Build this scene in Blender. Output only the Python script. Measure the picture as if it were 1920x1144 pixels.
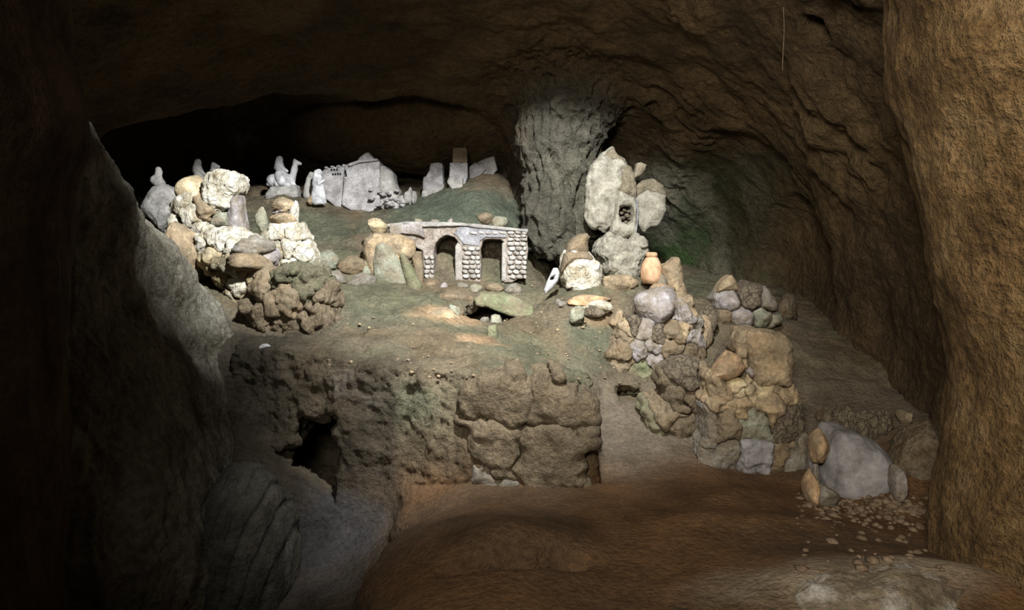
import bpy, math, random
import numpy as np
from mathutils import Vector

for o in list(bpy.data.objects):
    bpy.data.objects.remove(o, do_unlink=True)
SC = bpy.context.scene
COL = SC.collection

# ------------------------------------------------------------------ camera
F = 1371.0                      # focal length in pixels of the 1920x1144 frame
CAMZ = 1.6
PITCH = math.radians(-3.84)
cam = bpy.data.cameras.new('camera')
cam.sensor_fit = 'HORIZONTAL'; cam.sensor_width = 36.0
cam.lens = F * 36.0 / 1920.0
cam.clip_start = 0.05
camo = bpy.data.objects.new('camera', cam); COL.objects.link(camo)
camo.location = (0, 0, CAMZ)
camo.rotation_euler = (math.pi / 2 + PITCH, 0, 0)
SC.camera = camo

# ------------------------------------------------------------------ world, daylight
w = bpy.data.worlds.new('world'); SC.world = w; w.use_nodes = True
w.node_tree.nodes['Background'].inputs[0].default_value = (0.55, 0.65, 0.8, 1)
w.node_tree.nodes['Background'].inputs[1].default_value = 0.05

def aim(o, target):
    o.rotation_euler = (Vector(target) - o.location).to_track_quat('-Z', 'Y').to_euler()

def spot(name, loc, target, watts, ang, blend, rad, colr):
    l = bpy.data.lights.new(name, 'SPOT'); l.energy = watts; l.spot_size = math.radians(ang)
    l.spot_blend = blend; l.shadow_soft_size = rad; l.color = colr
    o = bpy.data.objects.new(name, l); COL.objects.link(o); o.location = loc; aim(o, target)
    return o

def area(name, loc, target, watts, sx, sy, colr, spread=180):
    l = bpy.data.lights.new(name, 'AREA'); l.shape = 'RECTANGLE'; l.size = sx; l.size_y = sy
    l.energy = watts; l.color = colr; l.spread = math.radians(spread)
    o = bpy.data.objects.new(name, l); COL.objects.link(o); o.location = loc; aim(o, target)
    return o

# daylight falling through the hole in the roof, and an added weak warm fill lamp standing in for the cave mouth
spot('daylight_roof_hole', (0.40, 2.9, 4.85), (-1.35, 7.8, 1.85), 5700, 93, 1.0, 0.17, (0.95, 0.98, 1.0))
area('cave_mouth_fill', (-0.6, -0.9, 3.0), (2.0, 4.6, 1.7), 112, 1.2, 1.2, (1.0, 0.93, 0.80), 82)
SC.view_settings.view_transform = 'Standard'
SC.view_settings.look = 'None'
SC.view_settings.gamma = 1.0
SC.view_settings.use_curve_mapping = False
SC.view_settings.exposure = 0.0

# ------------------------------------------------------------------ pixel helpers
CA, SA = math.cos(PITCH), math.sin(PITCH)
def P(px, py, Y):
    """world point seen at pixel (px,py) whose depth along world Y is Y"""
    u = (px - 960.0) / F; v = (572.0 - py) / F
    dy = CA - SA * v; dz = SA + CA * v
    t = Y / dy
    return np.array((u * t, Y, CAMZ + dz * t))
def M(n, Y):                     # pixels -> metres at depth Y
    return n * Y / F

# ------------------------------------------------------------------ numpy noise
_rs = np.random.RandomState(7)
_perm = _rs.permutation(256).astype(np.int32); _perm = np.concatenate([_perm, _perm, _perm])
_val = (_rs.rand(256) * 2 - 1).astype(np.float32)
def vnoise(p):
    i = np.floor(p).astype(np.int32); f = (p - i).astype(np.float32); i &= 255
    u = f * f * (3 - 2 * f)
    x, y, z = i[:, 0], i[:, 1], i[:, 2]
    a = _perm[x]; b = _perm[x + 1]
    aa = _perm[a + y]; ab = _perm[a + y + 1]; ba = _perm[b + y]; bb = _perm[b + y + 1]
    def g(h, k): return _val[_perm[h + z + k] & 255]
    ux, uy, uz = u[:, 0], u[:, 1], u[:, 2]
    def l(a, b, t): return a + (b - a) * t
    lo = l(l(g(aa, 0), g(ba, 0), ux), l(g(ab, 0), g(bb, 0), ux), uy)
    hi = l(l(g(aa, 1), g(ba, 1), ux), l(g(ab, 1), g(bb, 1), ux), uy)
    return l(lo, hi, uz)
def fbm(p, octs=4, gain=0.5, ridged=False):
    p = np.asarray(p, np.float32); r = np.zeros(len(p), np.float32); a = 1.0; s = 0.0
    for k in range(octs):
        n = vnoise(p + 37.3 * k)
        if ridged: n = 1 - 2 * np.abs(n)
        r += a * n; s += a; a *= gain; p = p * 2.03
    return r / s
def sstep(a, b, x):
    t = np.clip((x - a) / (b - a), 0, 1); return t * t * (3 - 2 * t)

# ------------------------------------------------------------------ meshes
def make_mesh(name, V, Fq, mat=None, parent=None, smooth=True, col=None):
    V = np.asarray(V, np.float32); Fq = np.asarray(Fq, np.int32)
    k = Fq.shape[1]
    me = bpy.data.meshes.new(name)
    me.vertices.add(len(V)); me.vertices.foreach_set('co', V.ravel())
    me.loops.add(Fq.size); me.loops.foreach_set('vertex_index', Fq.ravel())
    me.polygons.add(len(Fq))
    me.polygons.foreach_set('loop_start', np.arange(0, Fq.size, k, dtype=np.int32))
    try: me.polygons.foreach_set('loop_total', np.full(len(Fq), k, np.int32))
    except Exception: pass
    me.polygons.foreach_set('use_smooth', np.full(len(Fq), smooth))
    if col is not None:
        at = me.attributes.new('Col', 'FLOAT_COLOR', 'POINT')
        c4 = np.ones((len(V), 4), np.float32); c4[:, :3] = col
        at.data.foreach_set('color', c4.ravel())
    me.update(calc_edges=True); me.validate()
    o = bpy.data.objects.new(name, me); COL.objects.link(o)
    if mat: me.materials.append(mat)
    if parent: o.parent = parent
    return o

def vnormals(V, Fq):
    a = V[Fq[:, 2]] - V[Fq[:, 0]]
    b = V[Fq[:, 3 if Fq.shape[1] == 4 else 1]] - V[Fq[:, 1 if Fq.shape[1] == 4 else 0]]
    n = np.cross(a, b)
    if Fq.shape[1] == 3: n = -n
    N = np.zeros_like(V)
    for k in range(Fq.shape[1]):
        for c in range(3):
            N[:, c] += np.bincount(Fq[:, k], n[:, c], len(V))
    return N / np.maximum(np.linalg.norm(N, axis=1, keepdims=True), 1e-9)

def subdiv(V, Fq):
    """each quad -> 4 quads (linear)"""
    n = len(V); E = np.concatenate([Fq[:, [i, (i + 1) % 4]] for i in range(4)])
    E = np.sort(E, axis=1).astype(np.int64)
    key = E[:, 0] * n + E[:, 1]
    uk, inv = np.unique(key, return_inverse=True)
    ev = (V[uk // n] + V[uk % n]) * 0.5
    fc = V[Fq].mean(axis=1)
    m = len(Fq); e = inv.reshape(4, m) + n; c = np.arange(m) + n + len(uk)
    Q = np.concatenate([np.stack([Fq[:, i], e[i], c, e[(i + 3) % 4]], 1) for i in range(4)])
    return np.concatenate([V, ev, fc]), Q.astype(np.int32)

def surface_nets(d, org, h):
    """d<0 inside; returns verts, quads facing the positive side"""
    s = d < 0
    S = s.shape
    cnt = np.zeros((S[0]-1, S[1]-1, S[2]-1), np.int8)
    cor = [(a, b, c) for a in (0, 1) for b in (0, 1) for c in (0, 1)]
    for a, b, c in cor:
        cnt += s[a:S[0]-1+a, b:S[1]-1+b, c:S[2]-1+c]
    cells = np.argwhere((cnt > 0) & (cnt < 8))
    idx = np.full(cnt.shape, -1, np.int32); idx[tuple(cells.T)] = np.arange(len(cells))
    v = np.stack([d[cells[:, 0]+a, cells[:, 1]+b, cells[:, 2]+c] for a, b, c in cor], 1)
    acc = np.zeros((len(cells), 3)); num = np.zeros(len(cells))
    for i in range(8):
        for ax in range(3):
            if cor[i][ax]: continue
            cj = list(cor[i]); cj[ax] = 1; j = cor.index(tuple(cj))
            m = (v[:, i] < 0) != (v[:, j] < 0)
            t = v[m, i] / (v[m, i] - v[m, j])
            p = np.tile(np.array(cor[i], float), (m.sum(), 1)); p[:, ax] += t
            acc[m] += p; num[m] += 1
    V = (cells + acc / num[:, None]) * h + np.asarray(org)
    quads = []
    for ax in range(3):
        o1, o2 = (ax + 1) % 3, (ax + 2) % 3
        sl0 = [slice(None)] * 3; sl1 = [slice(None)] * 3
        sl0[ax] = slice(0, S[ax]-1); sl1[ax] = slice(1, S[ax])
        e = np.argwhere(s[tuple(sl0)] != s[tuple(sl1)])
        e = e[(e[:, o1] > 0) & (e[:, o2] > 0) & (e[:, o1] < S[o1]-1) & (e[:, o2] < S[o2]-1)]
        if not len(e): continue
        ins = s[e[:, 0], e[:, 1], e[:, 2]]
        q = []
        for da, db in ((-1, -1), (0, -1), (0, 0), (-1, 0)):
            c = e.copy(); c[:, o1] += da; c[:, o2] += db
            q.append(idx[c[:, 0], c[:, 1], c[:, 2]])
        q = np.stack(q, 1); q[~ins] = q[~ins][:, ::-1]
        quads.append(q)
    return V.astype(np.float32), np.concatenate(quads)

def grid(lo, hi, h):
    ax = [np.arange(lo[i], hi[i] + h, h, dtype=np.float32) for i in range(3)]
    return ax[0][:, None, None], ax[1][None, :, None], ax[2][None, None, :]
def smin(a, b, k):
    if k <= 0: return np.minimum(a, b)
    hh = np.clip(0.5 + 0.5 * (b - a) / k, 0, 1)
    return b + (a - b) * hh - k * hh * (1 - hh)
def smax(a, b, k): return -smin(-a, -b, k)
def ell(X, Y, Z, c, r, rot=0.0, tilt=0.0):
    x, y, z = X - c[0], Y - c[1], Z - c[2]
    if rot: x, y = x * math.cos(rot) + y * math.sin(rot), -x * math.sin(rot) + y * math.cos(rot)
    if tilt: x, z = x * math.cos(tilt) + z * math.sin(tilt), -x * math.sin(tilt) + z * math.cos(tilt)
    k0 = np.sqrt((x / r[0])**2 + (y / r[1])**2 + (z / r[2])**2)
    k1 = np.sqrt((x / r[0]**2)**2 + (y / r[1]**2)**2 + (z / r[2]**2)**2)
    return k0 * (k0 - 1) / np.maximum(k1, 1e-6)
def caps(X, Y, Z, a, b, ra, rb=None):
    rb = ra if rb is None else rb
    a = np.asarray(a, float); b = np.asarray(b, float); ab = b - a
    t = np.clip(((X - a[0]) * ab[0] + (Y - a[1]) * ab[1] + (Z - a[2]) * ab[2]) / max(ab.dot(ab), 1e-9), 0, 1)
    return np.sqrt((X - a[0] - ab[0]*t)**2 + (Y - a[1] - ab[1]*t)**2 + (Z - a[2] - ab[2]*t)**2) - (ra + (rb - ra) * t)
def rbox(X, Y, Z, c, hs, r=0.02, rot=0.0, tilt=0.0):
    x, y, z = X - c[0], Y - c[1], Z - c[2]
    if rot: x, y = x * math.cos(rot) + y * math.sin(rot), -x * math.sin(rot) + y * math.cos(rot)
    if tilt: x, z = x * math.cos(tilt) + z * math.sin(tilt), -x * math.sin(tilt) + z * math.cos(tilt)
    qx, qy, qz = np.abs(x) - hs[0] + r, np.abs(y) - hs[1] + r, np.abs(z) - hs[2] + r
    return np.sqrt(np.maximum(qx, 0)**2 + np.maximum(qy, 0)**2 + np.maximum(qz, 0)**2) + np.minimum(np.maximum(qx, np.maximum(qy, qz)), 0) - r
def poly2d(x, y, pts):
    """signed distance to polygon, x,y broadcastable 2-D arrays"""
    x, y = np.broadcast_arrays(x, y)
    d = np.full(x.shape, 1e9, np.float32); ins = np.zeros(x.shape, bool)
    n = len(pts)
    for i in range(n):
        ax, ay = pts[i]; bx, by = pts[(i + 1) % n]
        ex, ey = bx - ax, by - ay
        t = np.clip(((x - ax) * ex + (y - ay) * ey) / max(ex*ex + ey*ey, 1e-12), 0, 1)
        d = np.minimum(d, (x - ax - ex*t)**2 + (y - ay - ey*t)**2)
        c = ((ay <= y) & (by > y)) | ((by <= y) & (ay > y))
        if abs(ey) > 1e-9:
            ins ^= c & (x < ax + (y - ay) / ey * ex)
    d = np.sqrt(d); return np.where(ins, -d, d)

# ------------------------------------------------------------------ materials
def srgb(r, g, b):
    def c(v):
        v /= 255.0
        return v / 12.92 if v <= 0.04045 else ((v + 0.055) / 1.055) ** 2.4
    return (c(r), c(g), c(b), 1)
class NT:
    def __init__(s, m): s.t = m.node_tree; s.n = s.t.nodes; s.l = s.t.links
    def add(s, typ, **kw):
        n = s.n.new(typ)
        for k, v in kw.items(): setattr(n, k, v)
        return n
    def link(s, a, b): s.l.new(a, b)
def rock_mat(name, cols, scale=4.0, bump=0.5, bscale=30.0, rough=0.95, dust=0.0, vcol=False, cracks=0.0, cscale=9.0, pits=0.35, dist=0.02, stretch=None):
    m = bpy.data.materials.new(name); m.use_nodes = True
    t = NT(m); bs = t.n['Principled BSDF']; bs.inputs['Roughness'].default_value = rough
    bs.inputs['Specular IOR Level'].default_value = 0.15
    geo = t.add('ShaderNodeNewGeometry'); pos = geo.outputs['Position']
    if stretch:
        mp = t.add('ShaderNodeMapping'); mp.inputs['Scale'].default_value = stretch
        t.link(pos, mp.inputs['Vector']); pos = mp.outputs[0]
    n1 = t.add('ShaderNodeTexNoise'); n1.inputs['Scale'].default_value = scale
    n1.inputs['Detail'].default_value = 6; n1.inputs['Roughness'].default_value = 0.62
    t.link(pos, n1.inputs['Vector'])
    n2 = t.add('ShaderNodeTexNoise'); n2.inputs['Scale'].default_value = bscale
    n2.inputs['Detail'].default_value = 5; n2.inputs['Roughness'].default_value = 0.68
    t.link(pos, n2.inputs['Vector'])
    cr = t.add('ShaderNodeValToRGB'); el = cr.color_ramp.elements
    k = len(cols); ps = [0.33 + 0.34 * i / max(k - 1, 1) for i in range(k)]
    el[0].position = ps[0]; el[0].color = srgb(*cols[0]); el[1].position = ps[-1]; el[1].color = srgb(*cols[-1])
    for i in range(1, k - 1):
        e = el.new(ps[i]); e.color = srgb(*cols[i])
    t.link(n1.outputs['Fac'], cr.inputs['Fac'])
    colr = cr.outputs['Color']
    if dust > 0:          # earth film and grey lichen that all stones of the cave share
        n3 = t.add('ShaderNodeTexNoise'); n3.inputs['Scale'].default_value = 6.5; n3.inputs['Detail'].default_value = 8; n3.inputs['Roughness'].default_value = .7
        t.link(geo.outputs['Position'], n3.inputs['Vector'])
        r3 = t.add('ShaderNodeMapRange'); r3.inputs['From Min'].default_value = .36; r3.inputs['From Max'].default_value = .58; r3.inputs['To Max'].default_value = dust
        t.link(n3.outputs['Fac'], r3.inputs['Value'])
        m3 = t.add('ShaderNodeMix', data_type='RGBA'); m3.inputs['B'].default_value = srgb(116, 104, 86)
        t.link(r3.outputs[0], m3.inputs['Factor']); t.link(colr, m3.inputs['A']); colr = m3.outputs['Result']
    if vcol:
        at = t.add('ShaderNodeAttribute', attribute_name='Col')
        # ramp is a neutral grain that multiplies the surface's own colour map
        mx = t.add('ShaderNodeMix', data_type='RGBA', blend_type='MULTIPLY'); mx.inputs['Factor'].default_value = 1.0
        t.link(at.outputs['Color'], mx.inputs['A']); t.link(colr, mx.inputs['B']); colr = mx.outputs['Result']
    # fine grain
    g = t.add('ShaderNodeMapRange'); g.inputs['From Min'].default_value = 0.3; g.inputs['From Max'].default_value = 0.7
    g.inputs['To Min'].default_value = 1 - pits; g.inputs['To Max'].default_value = 1 + pits * 0.45
    t.link(n2.outputs['Fac'], g.inputs['Value'])
    mg = t.add('ShaderNodeVectorMath', operation='SCALE')
    t.link(colr, mg.inputs[0]); t.link(g.outputs[0], mg.inputs['Scale'])
    t.link(mg.outputs[0], bs.inputs['Base Color'])
    hgt = n2.outputs['Fac']
    if cracks > 0:
        vo = t.add('ShaderNodeTexVoronoi', feature='DISTANCE_TO_EDGE'); vo.inputs['Scale'].default_value = cscale
        wv = t.add('ShaderNodeVectorMath', operation='MULTIPLY_ADD')
        wv.inputs[1].default_value = (0.12, 0.12, 0.12)
        t.link(n1.outputs['Color'], wv.inputs[0]); t.link(pos, wv.inputs[2]); t.link(wv.outputs[0], vo.inputs['Vector'])
        mr = t.add('ShaderNodeMapRange'); mr.inputs['From Max'].default_value = 0.07
        mr.inputs['To Min'].default_value = -cracks; mr.inputs['To Max'].default_value = 0
        t.link(vo.outputs['Distance'], mr.inputs['Value'])
        ad = t.add('ShaderNodeMath', operation='ADD'); t.link(hgt, ad.inputs[0]); t.link(mr.outputs[0], ad.inputs[1]); hgt = ad.outputs[0]
    bp = t.add('ShaderNodeBump'); bp.inputs['Strength'].default_value = bump; bp.inputs['Distance'].default_value = dist * 1.6
    t.link(hgt, bp.inputs['Height']); t.link(bp.outputs[0], bs.inputs['Normal'])
    return m
GRAIN = [(190, 188, 182), (230, 228, 222), (255, 252, 246)]
MAT = {
 'shell': rock_mat('cave_rock', GRAIN, 1.6, 1.0, 16, vcol=True, dist=0.07, pits=.45),
 'ground': rock_mat('cave_ground', GRAIN, 3.0, 0.9, 30, vcol=True, dist=0.035, pits=.4),
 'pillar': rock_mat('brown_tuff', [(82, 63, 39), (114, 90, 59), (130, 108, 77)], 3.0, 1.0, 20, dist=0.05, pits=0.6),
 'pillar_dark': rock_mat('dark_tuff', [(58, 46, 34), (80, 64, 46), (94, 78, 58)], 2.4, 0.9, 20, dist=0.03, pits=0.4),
}

# ------------------------------------------------------------------ thing helpers
def tag(o, label, cat, group=None):
    o['label'] = label; o['category'] = cat
    if group: o['group'] = group
    return o
def struct(o, label=None):
    o['kind'] = 'structure'
    if label: o['label'] = label
    return o

# ================================================================== GROUND
def tps(pts):
    pts = np.array(pts, float); n = len(pts)
    def ker(r): return np.where(r > 0, r * r * np.log(np.maximum(r, 1e-9)), 0)
    D = np.linalg.norm(pts[:, None, :2] - pts[None, :, :2], axis=2)
    A = np.zeros((n + 3, n + 3)); A[:n, :n] = ker(D) + np.eye(n) * 0.02
    A[:n, n] = 1; A[:n, n+1:] = pts[:, :2]; A[n, :n] = 1; A[n+1:, :n] = pts[:, :2].T
    wv = np.linalg.solve(A, np.concatenate([pts[:, 2], np.zeros(3)]))
    def f(x, y):
        x, y = np.broadcast_arrays(np.asarray(x, float), np.asarray(y, float))
        r = wv[n] + wv[n+1] * x + wv[n+2] * y
        for i in range(n):
            q = (x - pts[i, 0])**2 + (y - pts[i, 1])**2
            r = r + wv[i] * 0.5 * q * np.log(np.maximum(q, 1e-12))
        return r
    return f
# (px, py, depth) points the ground passes through; the depth is measured from where the floor is level
SHARED = [P(*a) for a in [
    (960,625,6.9),(1010,650,6.75),(1080,700,6.45),(1000,585,7.5),(1050,560,7.3),(1085,545,7.6),(1170,518,8.2),(1080,620,6.95),(1100,665,6.7),
    (800,530,8.1),(900,526,8.2),(985,522,8.3),(950,560,7.75),(860,560,7.65),(900,608,7.2),(960,608,7.2),(620,440,8.8),(700,425,8.8),(600,385,9.3),(530,368,9.6),(670,388,9.7),(800,366,9.9),
    (850,346,10.0),(930,326,10.0),(950,412,9.0),(1015,530,8.9),(1040,528,9.4),(985,500,8.75),(300,398,9.5),(380,380,9.5),(450,375,9.7),(330,470,8.2),(420,440,7.9),(560,470,8.0),(480,500,7.4),(330,520,7.2),
    (400,560,6.8),(640,540,7.5),(720,520,7.8),(700,590,6.8),(800,600,6.7),(560,630,6.3),(450,610,6.35),
    (1240,545,7.7),(1300,570,8.0),(1330,570,7.5),(1400,600,7.35),(1330,640,7.0),(1480,600,7.7),(1550,640,7.1),(1190,700,6.72),(1240,705,6.75),
    (1650,700,6.6),(1740,745,6.1),(1450,640,6.9),(1150,560,7.4)]]
SHARED += [np.array(p) for p in [(-4.8,8,2.0),(-4.8,11,2.7),(-2,11.5,2.8),(0,11.5,2.8),(2.2,9.6,1.3),(4.2,8,1.0),(4.2,6,.7),(3.2,9.6,1.3),(-4.5,6.2,1.8)]]
UP = SHARED + [P(*a) for a in [(860,690,5.45),(960,690,5.4),(1060,700,5.35),(1090,705,5.5),(700,680,5.6),(600,660,5.7),(480,660,5.8),(850,640,6.1),(950,655,6.1),(1050,685,6.0),(620,620,6.3)]]
UP += [np.array(p) for p in [(-3,5.4,.9),(-4,4.5,.9),(0,4.6,.72),(-1,4.6,.75),(1.2,4.8,.68)]]
LOW = SHARED + [P(*a) for a in [(1170,750,6.35),(1120,760,6.25),(1150,800,5.95),(1200,850,5.65),(1100,890,5.35),(1270,860,5.6),(1300,800,5.95),(1300,720,6.3),(1420,868,5.65),(1500,925,5.05),
    (1600,935,4.9),(1700,900,4.95),(1760,950,4.7),(1560,765,6.1),(1680,790,5.7),(1760,800,5.5),(1420,930,4.95),(1330,890,5.3)]]
LOW += [np.array(p) for p in [(-.55,5.4,.0),(0,5.1,.0),(.5,5,.0),(-.5,4.2,0),(.3,4.2,0.02),(1.1,4.2,0.03),(1.8,4.2,0.02),(-.4,3.3,0),(.4,3.3,0),(1.2,3.2,.0),(2,3.2,.05),(3,3.4,.1),(3.4,4.6,.2),(-.3,2.2,0),(1,2.2,0),(2.4,2.0,0),
    (-1.15,4.5,-.42),(-1.2,5.2,-.3),(-1.6,5.5,-.05),(-1.6,4.6,-.45),(-2.1,5.2,-.05),(-2.2,4.4,-.1),(-1.3,3.6,-.55),(-1.9,3.4,-.3),(-3,4.4,.5),(-2.8,3.2,.3),(-1.2,2.4,-.4),(-3.5,2.5,.4),(-2.6,5.6,.4),(-3.6,5.4,.8)]]
fU, fL = tps(UP), tps(LOW)
HILL = [(-6,5.55),(-2.7,5.6),(-2.1,5.75),(-1.75,5.65),(-1.35,5.5),(-.85,5.42),(-.3,5.2),(.35,5.05),(.55,5.12),(.62,5.5),(.66,6.0),(.75,6.45),(.8,12.5),(-6,12.5)]
def h2(x, y, want_mask=False):
    x, y = np.broadcast_arrays(np.asarray(x, float), np.asarray(y, float))
    sd = poly2d(x, y, HILL)
    m = 1 - sstep(-.09, .07, sd)
    m = np.where(x < -2.2, 1 - sstep(-.35, .25, sd), m)
    h = fU(x, y) * m + fL(x, y) * (1 - m)
    # soil hummocks on the level floor: raised lip with a hollow in front, ruts at the right
    h = h + .05 * np.exp(-((x - .05) / .42)**2 - ((y - 4.02) / .22)**2) + .05 * np.exp(-((x - .02) / .36)**4 - ((y - 3.84) / .14)**2) - .24 * np.exp(-((x - .02) / .34)**4 - ((y - 3.66 - .12 * (x - .02)) / .07)**2)
    h = h + .09 * np.exp(-((x - 1.55) / .30)**2 - ((y - 4.75) / .22)**2) + .05 * np.exp(-((x - 1.3) / .5)**2 - ((y - 4.25) / .16)**2)
    h = h + .12 * np.exp(-((x - 1.75) / .75)**2 - ((y - 3.35) / .28)**2)
    # edge of the floor above the dark pit
    h = h - .16 * (1 - sstep(-.86, -.74, x + .05 * np.sin(y * 5) + .03 * np.sin(y * 13))) * (1 - m) * (1 - sstep(5.2, 5.45, y)) * sstep(-2.2, -1.6, x)
    return (h, m) if want_mask else h
def gz(x, y): return float(h2(np.array([x]), np.array([y]))[0])
def ground_hit(px, py, y0=3.0, y1=11.5):
    """march the pixel's ray until it meets the ground"""
    ys = np.linspace(y0, y1, 700)
    u = (px - 960.0) / F; v = (572.0 - py) / F
    dy = CA - SA * v; dz = SA + CA * v
    t = ys / dy
    zz = CAMZ + dz * t; xx = u * t
    hh = h2(xx, ys)
    below = np.argwhere(zz < hh)
    i = int(below[0][0]) if len(below) else len(ys) - 1
    return np.array((xx[i], ys[i], hh[i]))

def build_ground():
    hs = 0.03
    lo, hi = (-4.6, 1.4, -1.1), (4.4, 11.4, 3.1)
    X, Y, Z = grid(lo, hi, hs)
    x2, y2 = X[:, :, 0], Y[:, :, 0]
    H, m2 = h2(x2, y2, True)
    pts = np.stack([np.broadcast_to(x2, H.shape).ravel(), np.broadcast_to(y2, H.shape).ravel(), np.zeros(H.size)], 1)
    nz = fbm(pts * 1.7, 3).reshape(H.shape); nz2 = fbm(pts * 6, 3, .55).reshape(H.shape)
    hillw = np.maximum(m2, sstep(6.0, 6.6, np.broadcast_to(y2, H.shape)))
    H = H + nz * (.02 + .05 * hillw) + nz2 * (.012 + .03 * hillw)
    gx, gy = np.gradient(H, hs)
    D = (Z - H[:, :, None].astype(np.float32)) / np.sqrt(1 + gx**2 + gy**2).astype(np.float32)[:, :, None]
    # rock face over the black hole and the hole itself
    a = P(588, 845, 5.35)
    hp = [(P(px, py, 5.45)[0], P(px, py, 5.45)[2]) for px, py in [(543,792),(560,786),(585,792),(600,776),(626,780),(630,815),(640,850),(634,905),(636,945),(600,925),(560,900),(528,890),(498,852),(538,842),(540,815)]]
    hx, hz = X[:, 0, :], Z[:, 0, :]
    hole = np.maximum(poly2d(hx, hz, hp)[:, None, :], np.abs(Y - 5.8) - .95)
    hole = smin(hole, ell(X, Y, Z, P(585, 900, 6.25), (.55, .6, .6)), .05)
    D = smax(D, -hole, .015)
    # void beneath the mossy slab
    v = ell(X, Y, Z, P(915, 588, 7.55) , (.30, .5, .10))
    D = smax(D, -v, .03)
    # dark notch under the cracked stones
    v = rbox(X, Y, Z, P(1180, 738, 6.5), (.11, .3, .06), .02)
    D = smax(D, -v, .02)
    V, Q = surface_nets(D.astype(np.float32), lo, hs)
    V, Q = subdiv(V, Q)
    N = vnormals(V, Q)
    hh, m = h2(V[:, 0], V[:, 1], True)
    hill = np.maximum(m, sstep(6.2, 6.7, V[:, 1]))
    steep = 1 - np.clip(N[:, 2], 0, 1)
    r = fbm(V * 9, 5, .62) * .036 + fbm(V * 4, 3, .5, True) * .03
    amp = (.12 + .65 * hill + 1.7 * sstep(.25, .7, steep) * np.maximum(hill, .6))
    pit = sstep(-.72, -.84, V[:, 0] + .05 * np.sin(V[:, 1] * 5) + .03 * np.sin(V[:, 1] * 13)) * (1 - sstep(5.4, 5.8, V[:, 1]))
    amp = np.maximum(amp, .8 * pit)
    V = V + N * (r * amp)[:, None]
    # ---- colour map: soil, moss, lime crust (each has its own place)
    c = np.zeros((len(V), 3)); 
    def L(r_, g_, b_): return np.array(srgb(r_, g_, b_)[:3])
    nb = fbm(V * 1.3, 4); nd = fbm(V * 3.1 + 9, 4)
    soil = L(120, 90, 62); soil2 = L(106, 84, 64)
    c[:] = soil + (soil2 - soil) * sstep(-.3, .4, nb)[:, None]
    def blend(col, wgt):
        nonlocal c
        wgt = np.clip(wgt, 0, 1)[:, None]; c = c * (1 - wgt) + np.array(col) * wgt
    greypath = sstep(5.1, 5.9, V[:, 1] + nb * .4)
    blend(L(128, 116, 102), greypath)
    blend(L(118, 108, 90), hill * .9)
    blend(L(122, 108, 88), hill * sstep(-.05, .35, nd))
    blend(L(106, 108, 88), hill * sstep(.0, .4, fbm(V * 1.1 + 31, 3)) * .7)
    def spotw(px, py, dep, rad, soft=.5):
        q = P(px, py, dep); d = np.linalg.norm((V - q) / np.array(rad), axis=1) + nd * .45
        return 1 - sstep(1 - soft, 1 + soft * .4, d)
    moss = L(104, 108, 90)
    for a in [(560,430,8.8,(.9,.6,.35),.8),(850,400,9.3,(1.1,.7,.4),.9),(1110,630,6.9,(.35,.4,.2),.75),(1100,680,6.7,(.25,.3,.1),.5),(640,600,6.6,(.5,.4,.2),.4),(760,760,5.4,(.25,.4,.2),.6),(1290,620,6.9,(.2,.3,.2),.4),(930,640,6.8,(.12,.2,.12),.8)]:
        blend(moss, spotw(*a[:4]) * a[4])
    blend(L(88, 95, 84), spotw(870, 400, 9.3, (1.2, .7, .4)) * .8)
    for a in [(840,590,7.0,(.45,.3,.14)),(900,640,6.3,(.3,.25,.1)),(1140,590,7.0,(.25,.25,.14)),(690,760,5.4,(.12,.2,.12)),(650,720,5.5,(.2,.2,.14))]:
        blend(L(170, 142, 112) if a[0] > 800 else L(150, 140, 128), spotw(*a) * .8)
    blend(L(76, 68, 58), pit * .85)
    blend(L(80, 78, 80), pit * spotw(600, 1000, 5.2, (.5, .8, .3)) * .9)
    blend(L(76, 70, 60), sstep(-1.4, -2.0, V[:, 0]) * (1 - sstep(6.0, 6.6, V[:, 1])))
    blend(L(176, 164, 146), spotw(1640, 1120, 3.35, (.85, .3, .3)) * .7)
    # ---- split: level soil floor / rocky mound behind
    fh = hill[Q].mean(axis=1) > .5
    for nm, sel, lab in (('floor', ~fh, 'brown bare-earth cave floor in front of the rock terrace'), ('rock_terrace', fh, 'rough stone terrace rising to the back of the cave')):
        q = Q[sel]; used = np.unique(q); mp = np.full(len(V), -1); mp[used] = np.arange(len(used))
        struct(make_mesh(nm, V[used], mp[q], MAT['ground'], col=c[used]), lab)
build_ground()

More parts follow.
